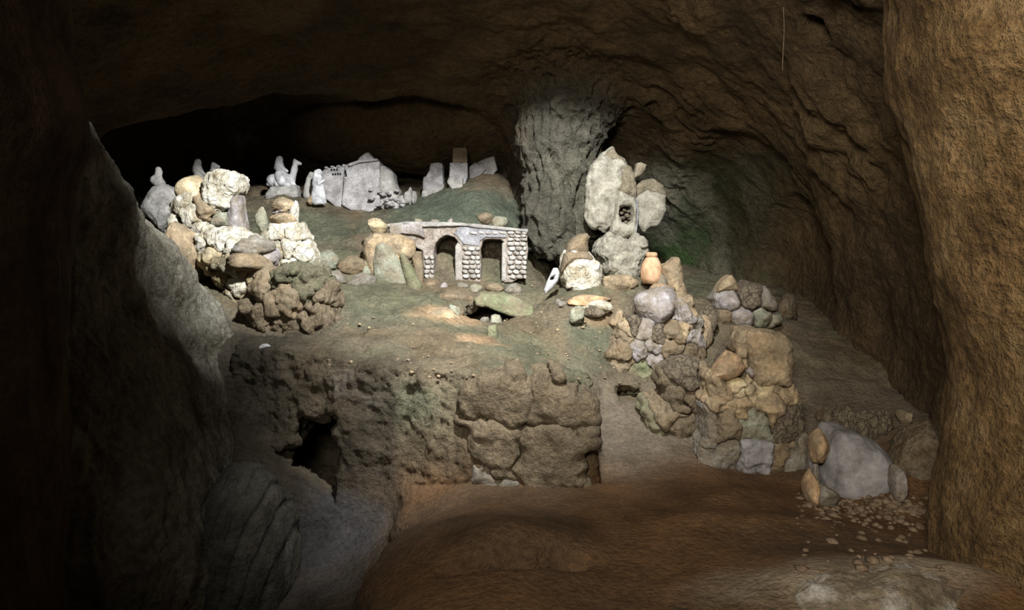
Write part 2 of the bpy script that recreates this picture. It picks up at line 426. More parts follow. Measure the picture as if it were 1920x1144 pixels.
# ================================================================== CAVE SHELL
def build_shell():
    hs = 0.055
    lo, hi = (-7.4, -2.2, -0.9), (5.0, 12.2, 4.9)
    X, Y, Z = grid(lo, hi, hs)
    rx = np.where(X < 0, 6.4, 3.4); 
    qxz = (X / rx)**2 + ((Z - .9) / np.where(Z > .9, 3.15, 2.6))**2
    qy = np.where(Y > 4.5, (Y - 4.5) / 6.3, (Y - 4.5) / 9.0)
    k = (qxz**1.5 + np.abs(qy)**3) ** (1/3.)
    d = ((k - 1) * 3.0).astype(np.float32)
    d = smin(d, ell(X, Y, Z, (2.05, 8.2, 1.2), (1.25, 1.75, 1.85)), .12)           # alcove behind the angel
    d = smin(d, ell(X, Y, Z, (-1.45, 10.0, 2.55), (1.6, 1.35, 1.2)), .10)           # niche with the little town
    d = smin(d, ell(X, Y, Z, (-3.6, 9.7, 2.1), (2.5, 1.45, 1.75)), .5)
    d = smin(d, ell(X, Y, Z, (3.1, 8.3, 1.3), (.42, .9, .95)), .06)                 # small dark opening at the right
    rock = ell(X, Y, Z, (-1.35, 10.85, 3.4), (2.0, 1.15, .62))                      # hanging lip in the niche
    d = smax(d, -rock, .08)
    # pendant column between niche and alcove
    colm = caps(X, Y, Z, P(1048, 420, 8.9), P(1042, 270, 8.9), .37, .40)
    colm = smin(colm, caps(X, Y, Z, P(1040, 250, 8.9), P(1085, 60, 9.0), .42, 1.1), .3)
    colm = smin(colm, rbox(X, Y, Z, (.52, 10.4, 1.9), (.5, .9, 2.2), .3), .25)
    d = smax(d, -colm, .22)
    # unseen roof hole above the terrace edge, outline shaped to clip the spot's beam
    hp = poly2d(X[:, :, 0], Y[:, :, 0], [(-1.7, 3.45), (-.5, 3.32), (-.32, 3.36), (-.1, 3.5), (.15, 3.42), (.24, 2.4), (1.0, 2.4), (1.25, 3.6), (1.25, 4.9), (1.0, 5.5), (-1.2, 5.5), (-1.7, 5.0)])
    d = smin(d, np.maximum(hp[:, :, None], 3.3 - Z), .03)
    d = smin(d, rbox(X, Y, Z, (-.3, 3.9, 4.85), (2.0, 1.9, .62), .1), .03)       # unseen chamber added above the lip so shaft walls clear the beam
    V, Q = surface_nets(d, lo, hs)
    c = V[Q].mean(axis=1)
    keep = ~((c[:, 2] < -.3)); Q = Q[keep]
    V, Q = subdiv(V, Q)
    N = vnormals(V, Q)
    n1 = fbm(V * .9, 3) * .16; n2 = fbm(V * 3.6, 5, .6) * .075
    # erosion flutes: on the column and the right vault they run down the slope
    def flute(p, ax, f, amp):
        return fbm(p * np.array(f), 3, .5, True) * amp
    wcol = np.exp(-((V[:, 0] - .62) / .62)**2 - ((V[:, 1] - 8.9) / 1.0)**2)
    wrt = sstep(.9, 1.7, V[:, 0]) * sstep(1.6, 2.6, V[:, 2]) * sstep(3.5, 4.5, V[:, 1])
    wob = np.stack([fbm(V * 2.5, 2), fbm(V * 2.5 + 50, 2), fbm(V * 2.5 + 90, 2)], 1) * .12
    fl = flute(V + wob, 0, (11, 10, 2.6), .19) * wcol
    al = V[:, 0] * .75 - V[:, 2] * .65                  # across the slanted flutes of the vault
    ac = V[:, 0] * .65 + V[:, 2] * .75
    fr = fbm(np.stack([al * .9, V[:, 1] * 3.0, ac * 4.6], 1) + wob * 4, 3, .5, True) * .15 * wrt * sstep(-.15, .25, fbm(V * .8 + 70, 2))
    # round sockets on the right wall
    V = V + N * (-(n1 + n2))[:, None] + N * (-(fl + fr))[:, None]
    N = vnormals(V, Q)
    for px, py, dep, r in [(1705, 425, 5.0, .11), (1690, 340, 5.2, .10), (1655, 245, 5.6, .08), (1505, 80, 5.8, .12), (1565, 40, 5.6, .10), (1230, 225, 7.9, .09), (1185, 228, 8.2, .09)]:
        # nearest wall point along the ray
        u = (px - 960) / F; v = (572 - py) / F
        dr = np.array((u, CA - SA * v, SA + CA * v)); dr /= np.linalg.norm(dr)
        rel = V - np.array((0, 0, CAMZ)); t = rel @ dr
        perp = np.linalg.norm(rel - t[:, None] * dr, axis=1)
        cand = (perp < .12) & (t > 4.6)
        if not cand.any(): continue
        ctr = V[np.argwhere(cand)[np.argmin(t[cand])][0]]
        dd = np.linalg.norm((V - ctr) / np.array((r, r, r * 1.6)), axis=1)
        V = V + N[int(np.argmin(np.linalg.norm(V - ctr, axis=1)))][None] * ((1 - sstep(.55, 1.05, dd)) * r * 1.8)[:, None]
    Q = Q[:, ::-1]                                       # faces look into the cave
    def L(r_, g_, b_): return np.array(srgb(r_, g_, b_)[:3])
    c = np.zeros((len(V), 3)); c[:] = L(118, 98, 72)
    nb = fbm(V * .8 + 11, 4); nd = fbm(V * 2.4 + 3, 4)
    def blend(col, wgt):
        nonlocal c
        wgt = np.clip(wgt, 0, 1)[:, None]; c = c * (1 - wgt) + np.array(col) * wgt
    blend(L(96, 80, 60), sstep(-.1, .4, nb))
    blend(L(104, 100, 90), np.clip(wcol * 1.5, 0, 1) * (1 - sstep(3.3, 3.8, V[:, 2])))
    alc = np.exp(-((V[:, 0] - 1.9) / 1.2)**4 - ((V[:, 1] - 9.3) / 1.4)**4) * (1 - sstep(2.5, 3.0, V[:, 2]))
    blend(L(84, 88, 70), alc); blend(L(66, 92, 50), alc * sstep(0, .35, nd) * (1 - sstep(1.6, 2.2, V[:, 2])))
    blend(L(132, 126, 112), alc * sstep(-.1, .2, fbm(V * np.array((3, 3, .8)) + 5, 3)) * .7)
    low = (1 - sstep(2.4, 3.0, V[:, 2])) * sstep(8.5, 9.5, V[:, 1]) * (1 - sstep(-.3, .3, V[:, 0]))
    blend(L(78, 76, 66), low * .8)
    q_ = P(455, 258, 10.6); ws = np.exp(-((V[:, 0] - q_[0]) / .13)**2 - ((V[:, 2] - q_[2]) / .3)**2) * sstep(9.0, 9.6, V[:, 1]) * sstep(-.25, .2, fbm(V * 6, 3))
    blend(L(176, 170, 176), ws)                                                  # lime streak on the back wall
    # name the pieces of the shell by where they stand
    fc = V[Q].mean(axis=1)
    iscol = np.zeros(len(Q), bool)
    wc = np.exp(-((fc[:, 0] - .58) / .55)**2 - ((fc[:, 1] - 8.9) / .8)**2)
    iscol = (wc > .35) & (fc[:, 2] < 3.35) & (fc[:, 2] > 1.2)
    ceil = ~iscol & (fc[:, 2] > 3.05)
    right = ~iscol & ~ceil & (fc[:, 0] > 2.3) & (fc[:, 1] < 8.6)
    left = ~iscol & ~ceil & (fc[:, 0] < -4.6)
    front = ~iscol & ~ceil & ~right & ~left & (fc[:, 1] < 3)
    back = ~(iscol | ceil | right | left | front)
    for nm, sel, lab in (('rock_column', iscol, 'fluted grey rock column hanging between the niche and the alcove'), ('ceiling', ceil, 'dark brown vaulted rock ceiling'),
                         ('wall_right', right, 'brown sloping rock wall at the right of the cave'), ('wall_left', left, 'dark rock wall at the left of the cave'),
                         ('wall_front', front, 'rock wall around the cave mouth'), ('wall_back', back, 'rough back wall of the cave with niche and alcove')):
        if not sel.any(): continue
        q = Q[sel]; used = np.unique(q); mp = np.full(len(V), -1); mp[used] = np.arange(len(used))
        struct(make_mesh(nm, V[used], mp[q], MAT['shell'], col=c[used]), lab)
build_shell()

def pillar(name, edge, Y, r, side, mat, lab, zlo=-.8, zhi=4.6, amp=.08, ry=None, seed=0, nth=240, nz=280):
    """upright rock mass whose visible edge passes through the pixels in edge"""
    e = np.array([P(px, py, Y) for px, py in edge]); e = e[np.argsort(e[:, 2])]
    zs = np.linspace(zlo, zhi, nz); ex = np.interp(zs, e[:, 2], e[:, 0])
    kk = np.ones(15) / 15; ex = np.convolve(np.pad(ex, 7, 'edge'), kk, 'valid')
    th = np.linspace(0, 2 * np.pi, nth, endpoint=False)
    ry = ry or r
    Zg, T = np.meshgrid(zs, th, indexing='ij'); EX = ex[:, None] + side * r
    V = np.stack([EX + r * np.cos(T), Y + ry * np.sin(T), Zg], 2).reshape(-1, 3)
    i = np.arange(nz - 1)[:, None]; j = np.arange(nth)[None]
    q = np.stack([i * nth + j, i * nth + (j + 1) % nth, (i + 1) * nth + (j + 1) % nth, (i + 1) * nth + j], 2).reshape(-1, 4)
    N = np.stack([np.cos(T), np.sin(T), 0 * T], 2).reshape(-1, 3)
    s = seed * 17.0
    dsp = fbm(V * 1.6 + s, 3) * amp + fbm(V * 6 + s, 5, .6) * amp * .35 + fbm(V * np.array((5, 5, 1.2)) + s, 3, .5, True) * amp * .35
    return struct(make_mesh(name, V + N * dsp[:, None], q, mat), lab)
pillar('wall_front_right', [(x + 58, y) for x, y in [(1650,-200),(1655,0),(1658,150),(1700,250),(1738,430),(1768,560),(1790,650),(1782,760),(1772,900),(1750,1000),(1740,1100)]], 3.5, 1.1, 1,
       MAT['pillar'], 'big brown pitted rock pillar in the right foreground', seed=1, amp=.07)
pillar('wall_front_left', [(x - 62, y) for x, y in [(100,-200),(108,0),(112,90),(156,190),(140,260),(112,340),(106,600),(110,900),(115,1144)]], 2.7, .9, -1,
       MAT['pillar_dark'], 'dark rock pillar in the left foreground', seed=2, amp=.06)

def build_left_mass():
    hs = .03; lo, hi = (-4.6, 3.2, -.7), (-1.5, 6.9, 3.4)
    X, Y, Z = grid(lo, hi, hs)
    pts = [(100,200,4.0,.55),(160,300,4.4,.55),(225,405,4.9,.5),(315,470,5.4,.42),(375,590,5.9,.3),(440,630,6.2,.2)]
    C = []
    for px, py, dep, r in pts:
        p = P(px, py, dep); p[0] -= r * .75; p[2] -= r * .55; C.append((p, r))
    d = None
    for (a, ra), (b, rb) in zip(C[:-1], C[1:]):
        q = caps(X, Y, Z, a, b, ra, rb)
        # body goes down to the floor
        q2 = np.where(Z < (a[2] + b[2]) / 2, np.sqrt(0) + caps(X, Y, np.minimum(Z * 0 + 0, 0), (a[0] - .15, a[1], 0), (b[0] - .15, b[1], 0), ra * 1.1, rb * 1.1) - .3 * np.clip((a[2] + b[2]) / 2 - Z, 0, 2), 9)
        q = smin(q, np.maximum(q2, Z - (a[2] + b[2]) / 2), .2)
        d = q if d is None else smin(d, q, .2)
    d = np.maximum(d, -(Z + .65))
    V, Q = surface_nets(d.astype(np.float32), lo, hs); V, Q = subdiv(V, Q); N = vnormals(V, Q)
    dsp = fbm(V * 1.5, 3) * .12 + fbm(V * 6, 5, .6) * .05 + fbm(V * np.array((9, 9, 3.5)), 3, .5, True) * .02
    V = V + N * dsp[:, None]
    struct(make_mesh('wall_left_ridge', V, Q, rock_mat('grey_tuff', [(92, 84, 70), (118, 112, 98), (138, 134, 120)], 2.2, .9, 26, dist=.03, pits=.5)), 'grey rock ridge slanting down behind the left pillar')
build_left_mass()

# ================================================================== OBJECT TOOLS
import bmesh
CW = [(150, 136, 108), (204, 196, 176), (236, 230, 216)]
MAT.update({
 'crust': rock_mat('white_lime_crust', CW, 7, .9, 45, cracks=.35, cscale=8, dist=.02, dust=.3),
 'yellow': rock_mat('yellow_stone', [(156, 136, 100), (190, 172, 136), (212, 198, 164)], 8, .6, 40, dist=.012, dust=.82),
 'lilac': rock_mat('lilac_grey_stone', [(112, 106, 104), (144, 138, 138), (172, 166, 166)], 9, .6, 40, dist=.012, dust=.82),
 'brown': rock_mat('brown_stone', [(92, 78, 60), (122, 104, 80), (144, 126, 100)], 7, .8, 36, dist=.018, dust=.82),
 'darkbrown': rock_mat('dark_brown_stone', [(66, 54, 40), (96, 80, 60), (116, 98, 74)], 6, .9, 34, dist=.02, pits=.5, dust=.82),
 'tan': rock_mat('tan_stone', [(126, 106, 80), (160, 138, 108), (184, 164, 132)], 7, .7, 36, dist=.015, dust=.82),
 'orange': rock_mat('orange_stone', [(146, 114, 82), (178, 144, 108), (196, 168, 132)], 9, .6, 40, dist=.012, dust=.82),
 'green': rock_mat('mossy_stone', [(82, 86, 62), (108, 114, 84), (132, 134, 106)], 8, .8, 38, dist=.016, dust=.82),
 'palegreen': rock_mat('pale_lichen_stone', [(108, 112, 96), (136, 140, 122), (160, 162, 144)], 9, .7, 42, dist=.014, dust=.82),
 'grey': rock_mat('grey_stone', [(96, 92, 86), (128, 124, 116), (150, 146, 138)], 7, .8, 38, dist=.016, dust=.82),
 'cement': rock_mat('grey_brown_mortar', [(90, 80, 68), (120, 108, 92), (140, 128, 110)], 9, 1.0, 44, cracks=.6, cscale=13, dist=.02, dust=.82),
 'lichen': rock_mat('lichen_crust', [(110, 96, 66), (156, 142, 104), (204, 200, 184)], 9, .9, 40, cracks=.4, cscale=14, dist=.018, dust=.82),
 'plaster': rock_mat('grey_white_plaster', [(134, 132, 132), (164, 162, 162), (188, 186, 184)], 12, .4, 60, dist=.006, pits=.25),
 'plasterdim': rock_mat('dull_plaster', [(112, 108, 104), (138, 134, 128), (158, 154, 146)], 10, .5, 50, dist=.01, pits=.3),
 'town': rock_mat('weathered_town_plaster', [(112, 108, 106), (142, 138, 136), (164, 160, 158)], 8, .6, 46, cracks=.3, cscale=11, dist=.01),
 'brickpink': rock_mat('pinkish_masonry', [(114, 102, 92), (144, 132, 122), (162, 154, 146)], 9, .7, 44, cracks=.5, cscale=18, dist=.012, dust=.3),
 'brick': rock_mat('pale_grey_brick', [(132, 128, 122), (160, 156, 150), (180, 178, 172)], 14, .5, 60, dist=.008, pits=.25, dust=.3),
 'mortar': rock_mat('blue_grey_mortar', [(104, 102, 104), (130, 128, 130), (148, 146, 146)], 9, .7, 44, dist=.012),
 'angel': rock_mat('pale_angel_stone', [(112, 108, 96), (144, 140, 126), (168, 164, 148)], 9, .7, 46, dist=.012, dust=.3),
 'angelbrown': rock_mat('brown_broken_stone', [(94, 86, 70), (120, 110, 92), (138, 128, 110)], 9, .8, 40, dist=.015),
 'terracotta': rock_mat('terracotta_stone', [(150, 114, 84), (176, 142, 110), (190, 160, 128)], 10, .4, 50, dist=.008, pits=.25),
 'bluegrey': rock_mat('blue_grey_boulder', [(98, 94, 90), (128, 124, 124), (150, 146, 146)], 5, .45, 30, dist=.01, pits=.25),
 'brickdull': rock_mat('dull_brick', [(112, 106, 98), (138, 132, 124), (158, 152, 144)], 14, .6, 60, dist=.01, pits=.3),
 'pitgrey': rock_mat('pit_rock', [(66, 62, 54), (84, 80, 72), (98, 94, 86)], 5, .9, 30, dist=.03, pits=.4),
 'terrace': rock_mat('terrace_rock', [(88, 76, 60), (112, 98, 78), (132, 116, 94)], 4, 1.0, 30, dist=.03, pits=.5, dust=.4),
 'terracegreen': rock_mat('terrace_rock_green', [(78, 78, 60), (100, 98, 76), (118, 114, 92)], 4, 1.0, 30, dist=.03, pits=.5, dust=.4),
 'black': rock_mat('painted_opening_dark', [(24, 22, 20), (34, 30, 28)], 8, .3, 30),  # near-black colour standing in for the shade inside windows and the recess
 'ledge': rock_mat('pale_ledge_stone', [(92, 80, 66), (124, 112, 94), (170, 164, 156)], 5, .9, 34, dist=.02, pits=.4),
 'clod': rock_mat('dry_clods', [(84, 68, 52), (116, 98, 80), (136, 118, 98)], 12, .8, 50, dist=.01),
 'wire': rock_mat('rusty_wire', [(120, 100, 84), (150, 130, 112)], 20, .1, 60),
})
_ico = {}
def ico(sub):
    if sub not in _ico:
        bm = bmesh.new(); bmesh.ops.create_icosphere(bm, subdivisions=sub, radius=1)
        bm.verts.index_update()
        _ico[sub] = (np.array([v.co[:] for v in bm.verts]), np.array([[v.index for v in f.verts] for f in bm.faces])); bm.free()
    return _ico[sub]
def rock_shape(seed, sub=4, planes=18, sharp=9.0, rough=.06, freq=2.2):
    """unit boulder: random facets softened into a sphere, filling the box -1..1"""
    D, T = ico(sub); rs = np.random.RandomState(seed)
    n = rs.randn(planes, 3); n /= np.linalg.norm(n, axis=1, keepdims=True)
    off = .62 + .38 * rs.rand(planes)
    s = np.maximum(D @ n.T, 1e-3) / off[None]
    r = ((s ** sharp).sum(1) + 1.0 * .35) ** (-1.0 / sharp)
    V = D * r[:, None]
    V = V * (1 + rough * fbm(D * freq + seed * 3.7, 6, .66) * 2.1 + rough * 1.1 * fbm(D * freq * 2.2 + seed, 4, .55, True))[:, None]
    lo, hi = V.min(0), V.max(0)
    return (V - (lo + hi) / 2) / ((hi - lo) / 2), T
def put(name, V, T, mat, parent=None, smooth=True):
    V = np.asarray(V, float); lo, hi = V.min(0), V.max(0)
    org = np.array(((lo[0]+hi[0])/2, (lo[1]+hi[1])/2, lo[2]))
    o = make_mesh(name, V - org, T, MAT[mat] if isinstance(mat, str) else mat, smooth=smooth)
    if parent is not None:
        o.parent = parent; o.location = org - WORLD[parent.name]
    else: o.location = org
    WORLD[o.name] = org
    return o
WORLD = {}
def thing(name, at, label, cat, group=None):
    o = bpy.data.objects.new(name, None); COL.objects.link(o); o.empty_display_size = .1
    o.location = at; WORLD[o.name] = np.array(at, float)
    return tag(o, label, cat, group)
def rock(name, box, mat, Y=None, depth=None, parent=None, seed=1, sub=4, planes=18, sharp=12., rough=.07, freq=2.2, tilt=0., yaw=0., sink=True, label=None, cat='rock', group=None):
    """boulder that fills the pixel box (x0,y0,x1,y1); depth from the ground it stands on unless given"""
    x0, y0, x1, y1 = box; xc = (x0 + x1) / 2
    if Y is None:
        Y = ground_hit(xc, y1)[1]
    wx = M(x1 - x0, Y); hz = M(y1 - y0, Y)
    dp = depth or .85 * (wx * hz) ** .5
    c = P(xc, (y0 + y1) / 2, Y + dp * .35)
    ztop = c[2] + hz / 2; zbot = c[2] - hz / 2
    if sink:
        zbot = min(zbot, gz(c[0], c[1]) + .0) - .02
    V, T = rock_shape(seed, sub, planes, sharp, rough, freq)
    if tilt:
        ct, st = math.cos(tilt), math.sin(tilt); V = np.stack([V[:, 0]*ct - V[:, 2]*st, V[:, 1], V[:, 0]*st + V[:, 2]*ct], 1)
        lo, hi = V.min(0), V.max(0); V = (V - (lo+hi)/2) / ((hi-lo)/2)
    V = V * np.array((wx/2, dp/2, (ztop-zbot)/2)) + np.array((c[0], c[1], (ztop+zbot)/2))
    o = put(name, V, T, mat, parent)
    if label: tag(o, label, cat, group)
    return o
def sdf(name, fn, lo, hi, h, mat, parent=None, rough=.0, rfreq=12., seed=0, ridge=0., sub=False):
    X, Y, Z = grid(lo, hi, h)
    d = fn(X, Y, Z); d = np.broadcast_to(d, (X.shape[0], Y.shape[1], Z.shape[2])).astype(np.float32)
    V, Q = surface_nets(d, lo, h)
    if sub: V, Q = subdiv(V, Q)
    if rough or ridge:
        N = vnormals(V, Q)
        V = V + N * (fbm(V * rfreq + seed, 4, .55) * rough + (fbm(V * rfreq * .7 + seed, 3, .5, True) * ridge if ridge else 0))[:, None]
    return put(name, V, Q, mat, parent)
def slab(name, pts, Y, thick, mat, parent=None, rnd=.02, bulge=.0, rough=.008, h=None, cuts=(), seed=0, rfreq=12., ridge=0., lean=0., down=0.):
    """upright stone with the outline pts (pixels) standing at depth Y (its front), thick metres deep"""
    W = [P(px, py, Y) for px, py in pts]; w2 = [(p[0], p[2]) for p in W]
    xs = [p[0] for p in w2]; zs = [p[1] for p in w2]
    if down:
        zm = min(zs); w2 = [(x, z - down if z < zm + .03 else z) for x, z in w2]; zs = [z for _, z in w2]
    h = h or max(.007, max(max(xs)-min(xs), max(zs)-min(zs)) / 60)
    mg = .04 + rough
    lo = (min(xs)-mg, Y-mg-bulge, min(zs)-mg); hi = (max(xs)+mg, Y+thick+mg, max(zs)+mg)
    cw = [[(P(px, py, Y)[0], P(px, py, Y)[2]) for px, py in c] for c in cuts]
    def fn(X, Yg, Z):
        x, z = X[:, 0, :], Z[:, 0, :]
        pd = poly2d(x, z, w2)
        for c in cw: pd = np.maximum(pd, -poly2d(x, z, c))
        inner = np.clip(-pd, 0, .12) / .12
        front = (Y - bulge * inner * (2 - inner))[:, None, :] + lean * (Z - min(zs))
        dy = np.maximum(front - Yg, Yg - (Y + thick))
        return smax(pd[:, None, :], dy, rnd)
    return sdf(name, fn, lo, hi, h, mat, parent, rough, rfreq, seed, ridge)

def fractured(outline, seeds, Y, thick, parent=None, gap=.012, bulge=.1, cell=.03, rnd=.02, rough=.01, ridge=.006, h=.012, yslope=0., warp=.03, name='stone', jitter=.03, seed=0, dome=.2, rfreq=14.):
    """outline (pixels) broken into stones, one per seed (px,py,material[,name]); every stone its own mesh"""
    w2 = [(P(px, py, Y)[0], P(px, py, Y)[2]) for px, py in outline]
    S = np.array([(P(s[0], s[1], Y)[0], P(s[0], s[1], Y)[2]) for s in seeds]); x0 = np.mean([p[0] for p in w2])
    lo2 = np.min(w2, 0) - .05; hi2 = np.max(w2, 0) + .05
    rs_ = np.random.RandomState(seed); out = []
    def field(x, z, i):
        x, z = np.broadcast_arrays(x, z)
        q = np.stack([x.ravel(), z.ravel(), np.zeros(x.size)], 1)
        xw = x + (fbm(q * 9 + 5, 2) * warp).reshape(x.shape); zw = z + (fbm(q * 9 + 55, 2) * warp).reshape(x.shape)
        po = poly2d(xw, zw, w2); c = None
        for j in range(len(S)):
            if j == i: continue
            d = S[j] - S[i]; L_ = np.linalg.norm(d)
            if L_ > 1.6: continue
            hp = ((xw - (S[i, 0] + S[j, 0]) / 2) * d[0] + (zw - (S[i, 1] + S[j, 1]) / 2) * d[1]) / L_ + gap / 2
            c = hp if c is None else smax(c, hp, rnd)
        return po, (smax(po, c, rnd) if c is not None else po)
    cx = np.arange(lo2[0], hi2[0], .02); cz = np.arange(lo2[1], hi2[1], .02)
    for i, s in enumerate(seeds):
        _, c = field(cx[:, None], cz[None], i)
        m = np.argwhere(c < .01)
        if len(m) < 3: continue
        xa, xb = cx[m[:, 0].min()] - .05, cx[m[:, 0].max()] + .05; za, zb = cz[m[:, 1].min()] - .05, cz[m[:, 1].max()] + .05
        off = (rs_.rand() - .5) * 2 * jitter
        ylo = Y - bulge - cell - jitter - .06 + min(yslope * (xa - x0), yslope * (xb - x0)); yhi = Y + thick + .05 + max(yslope * (xa - x0), yslope * (xb - x0))
        def fn(X, Yg, Z):
            po, c = field(X[:, 0, :], Z[:, 0, :], i)
            a = np.clip(-po, 0, dome) / dome; e = np.clip(-c, 0, .07) / .07
            base = Y + yslope * (X[:, 0, :] - x0)
            fr = (base - bulge * a * (2 - a) - cell * e * (2 - e) + off)[:, None, :]
            return smax(c[:, None, :], np.maximum(fr - Yg, Yg - (base + thick)[:, None, :]), rnd)
        ob = sdf(s[3] if len(s) > 3 else name, fn, (xa, ylo, za), (xb, yhi, zb), h, s[2], parent, rough, rfreq, seed + i * 3.1, ridge)
        out.append(ob)
    return out
# ================================================================== THE BIG BLOCKS OF THE TERRACE FRONT
bl = fractured([(866,712),(920,704),(1000,697),(1060,700),(1098,712),(1114,740),(1113,790),(1112,850),(1104,900),(1090,930),(960,930),(870,915),(862,840)],
   [(1055,738,'terrace'),(1036,852,'terrace'),(926,752,'terrace'),(916,832,'terrace'),(880,892,'grey')],
   5.10, .4, None, gap=.002, bulge=.08, cell=.04, rnd=.03, rough=.03, ridge=.02, h=.016, yslope=-.22, warp=.10, name='boulder', seed=4, jitter=.02, dome=.14, rfreq=7.)
for ob, lab in zip(bl, ['rounded brown boulder lying on top at the right corner of the terrace front', 'largest smooth brown boulder at the foot of the terrace corner', 'brown block with ragged upper edge left of the topmost corner boulder',
   'dark rounded boulder low in the terrace front beside the largest one', 'small pale grey stone at the foot of the terrace front']):
    tag(ob, lab, 'boulder', 'boulders of the terrace front')
# fluted hump in the dark pit
def fl(X, Y, Z):
    c = P(430, 1120, 4.75)
    d = ell(X, Y, Z, c, (.44, .65, .92), tilt=-.15)
    return d
def fluted():
    c = P(430, 1120, 4.75); lo = c - 1.1; hi = c + 1.1
    X, Y, Z = grid(lo, hi, .02); V, Q = surface_nets(np.asarray(fl(X, Y, Z), np.float32), lo, .02)
    V, Q = subdiv(V, Q); N = vnormals(V, Q)
    g = np.sin((V[:, 0] - .25 * V[:, 2]) * 62 + fbm(V * 3, 2) * 3)
    V = V + N * (-np.maximum(g, 0)**2 * .022 * sstep(-.1, .3, N[:, 2] + .4) + fbm(V * 3, 3) * .06 + fbm(V * 8, 4) * .02)[:, None]
    struct(put('grooved_bedrock', V, Q, 'pitgrey'), 'dark rounded bedrock with chiselled grooves below the black hole')
fluted()

# ================================================================== LEFT GROUP OF PALE ROCKS
Yl = 7.35
t = thing('rock_formation', P(385, 440, Yl), 'tall bright white craggy rock pile, the brightest, at the upper left', 'rock formation')
fractured([(314,446),(320,395),(332,370),(352,356),(400,366),(420,380),(426,420),(430,448),(400,458),(330,458)],
   [(330,420,'crust'),(345,380,'crust'),(352,432,'lichen'),(372,408,'crust'),(392,430,'crust'),(396,392,'tan'),(416,410,'palegreen'),(420,446,'crust')], Yl+.04, .45, t, gap=.01, bulge=.12, cell=.04, rnd=.03, rough=.024, ridge=.02, h=.012, seed=21, jitter=.03, warp=.05)
rock('yellow_boulder', (336,326,400,398), 'yellow', Y=Yl-.02, depth=.4, parent=t, seed=21, sink=False, sharp=7, rough=.04)
slab('crusted_cap', [(382,331),(405,319),(428,321),(446,330),(445,352),(430,368),(424,388),(400,401),(382,393),(374,378),(380,352)], Yl-.06, .34, 'crust', t, rnd=.05, bulge=.06, rough=.016, ridge=.025, rfreq=20, h=.01)
rock('top_stone', (399,319,432,341), 'crust', Y=Yl-.04, depth=.2, parent=t, seed=23, sink=False, rough=.1)
slab('prop', [(427,372),(436,360),(447,366),(452,405),(457,440),(450,446),(424,440),(423,400)], Yl+.02, .2, 'lilac', t, rnd=.04, bulge=.04, rough=.008, ridge=.01, down=.08)
rock('boulder', (294,414,378,498), 'tan', Y=6.75, depth=.5, seed=31, sub=5, rough=.07, tilt=.5, label='tan angular boulder at the far left below the brightest rock pile', cat='boulder')
t = thing('rock_outcrop', P(420, 560, 6.75), 'yellowish white crusted outcrop spilling below the brightest rock pile', 'rock')
fractured([(352,440),(380,430),(430,434),(500,445),(514,470),(500,500),(512,530),(500,572),(455,584),(430,567),(418,540),(398,515),(376,490)],
   [(375,455,'crust'),(405,450,'crust'),(450,445,'crust'),(490,458,'grey'),(400,485,'yellow'),(432,500,'lichen'),(420,520,'lichen'),(470,500,'brown'),(450,540,'crust'),(488,530,'lichen'),(470,568,'lichen'),(438,560,'lichen'),(505,490,'lilac')], 6.9, .25, t, gap=.01, bulge=.12, cell=.04, rnd=.03, rough=.03, ridge=.02, h=.014, seed=25, jitter=.04, warp=.06)
rock('lens_stone', (425,446,518,484), 'grey', Y=6.72, depth=.4, parent=t, seed=33, sink=False, rough=.09, tilt=.12)
rock('oval_stone', (426,469,514,512), 'brown', Y=6.64, depth=.42, parent=t, seed=34, sink=False, sharp=6)
rock('stone', (440,430,475,455), 'crust', Y=6.95, depth=.2, parent=t, seed=35, sink=False, rough=.1)
t = thing('stone_cairn', P(540, 500, 7.1), 'pointed cairn of tan stones on white crust right of the brightest rock pile', 'cairn')
fractured([(506,424),(530,414),(556,420),(568,445),(584,480),(594,506),(560,517),(520,510),(503,470)],
   [(525,435,'crust'),(552,435,'crust'),(520,470,'lichen'),(546,465,'crust'),(568,480,'crust'),(535,500,'crust'),(578,504,'palegreen'),(556,500,'crust')], 7.1, .3, t, gap=.008, bulge=.10, cell=.03, rnd=.025, rough=.022, ridge=.018, h=.011, seed=33, jitter=.02, warp=.04)
rock('top_stone', (511,369,554,400), 'tan', Y=7.1, depth=.24, parent=t, seed=41, sink=False, rough=.07)
rock('thin_stone', (508,389,548,404), 'lilac', Y=7.12, depth=.24, parent=t, seed=42, sink=False, rough=.09)
rock('pink_stone', (506,396,558,428), 'tan', Y=7.06, depth=.28, parent=t, seed=43, sink=False, rough=.06)
rock('side_stone', (480,388,504,445), 'palegreen', Y=7.08, depth=.16, parent=t, seed=44, sink=False, tilt=.15)
rock('foot_stone', (484,430,530,492), 'palegreen', Y=7.04, depth=.26, parent=t, seed=45, sink=False, rough=.1)
rock('edge_stone', (544,375,560,420), 'crust', Y=7.12, depth=.16, parent=t, seed=46, sink=False, rough=.1)
t = thing('rock_outcrop', P(545, 620, 6.25), 'large lumpy olive brown outcrop in front of the white crusted cairn', 'rock')
fractured([(466,580),(484,520),(505,502),(545,498),(592,503),(618,545),(630,585),(632,625),(600,640),(540,645),(476,640)],
   [(500,528,'brown'),(540,516,'terracegreen'),(590,538,'terracegreen'),(552,560,'brown'),(500,592,'terrace'),(556,606,'terrace'),(606,596,'terrace'),(610,560,'terrace'),(475,622,'terrace')], 6.5, .4, t, gap=.004, bulge=.16, cell=.07, rnd=.04, rough=.045, ridge=.03, h=.016, seed=41, jitter=.05, warp=.10, name='lump')
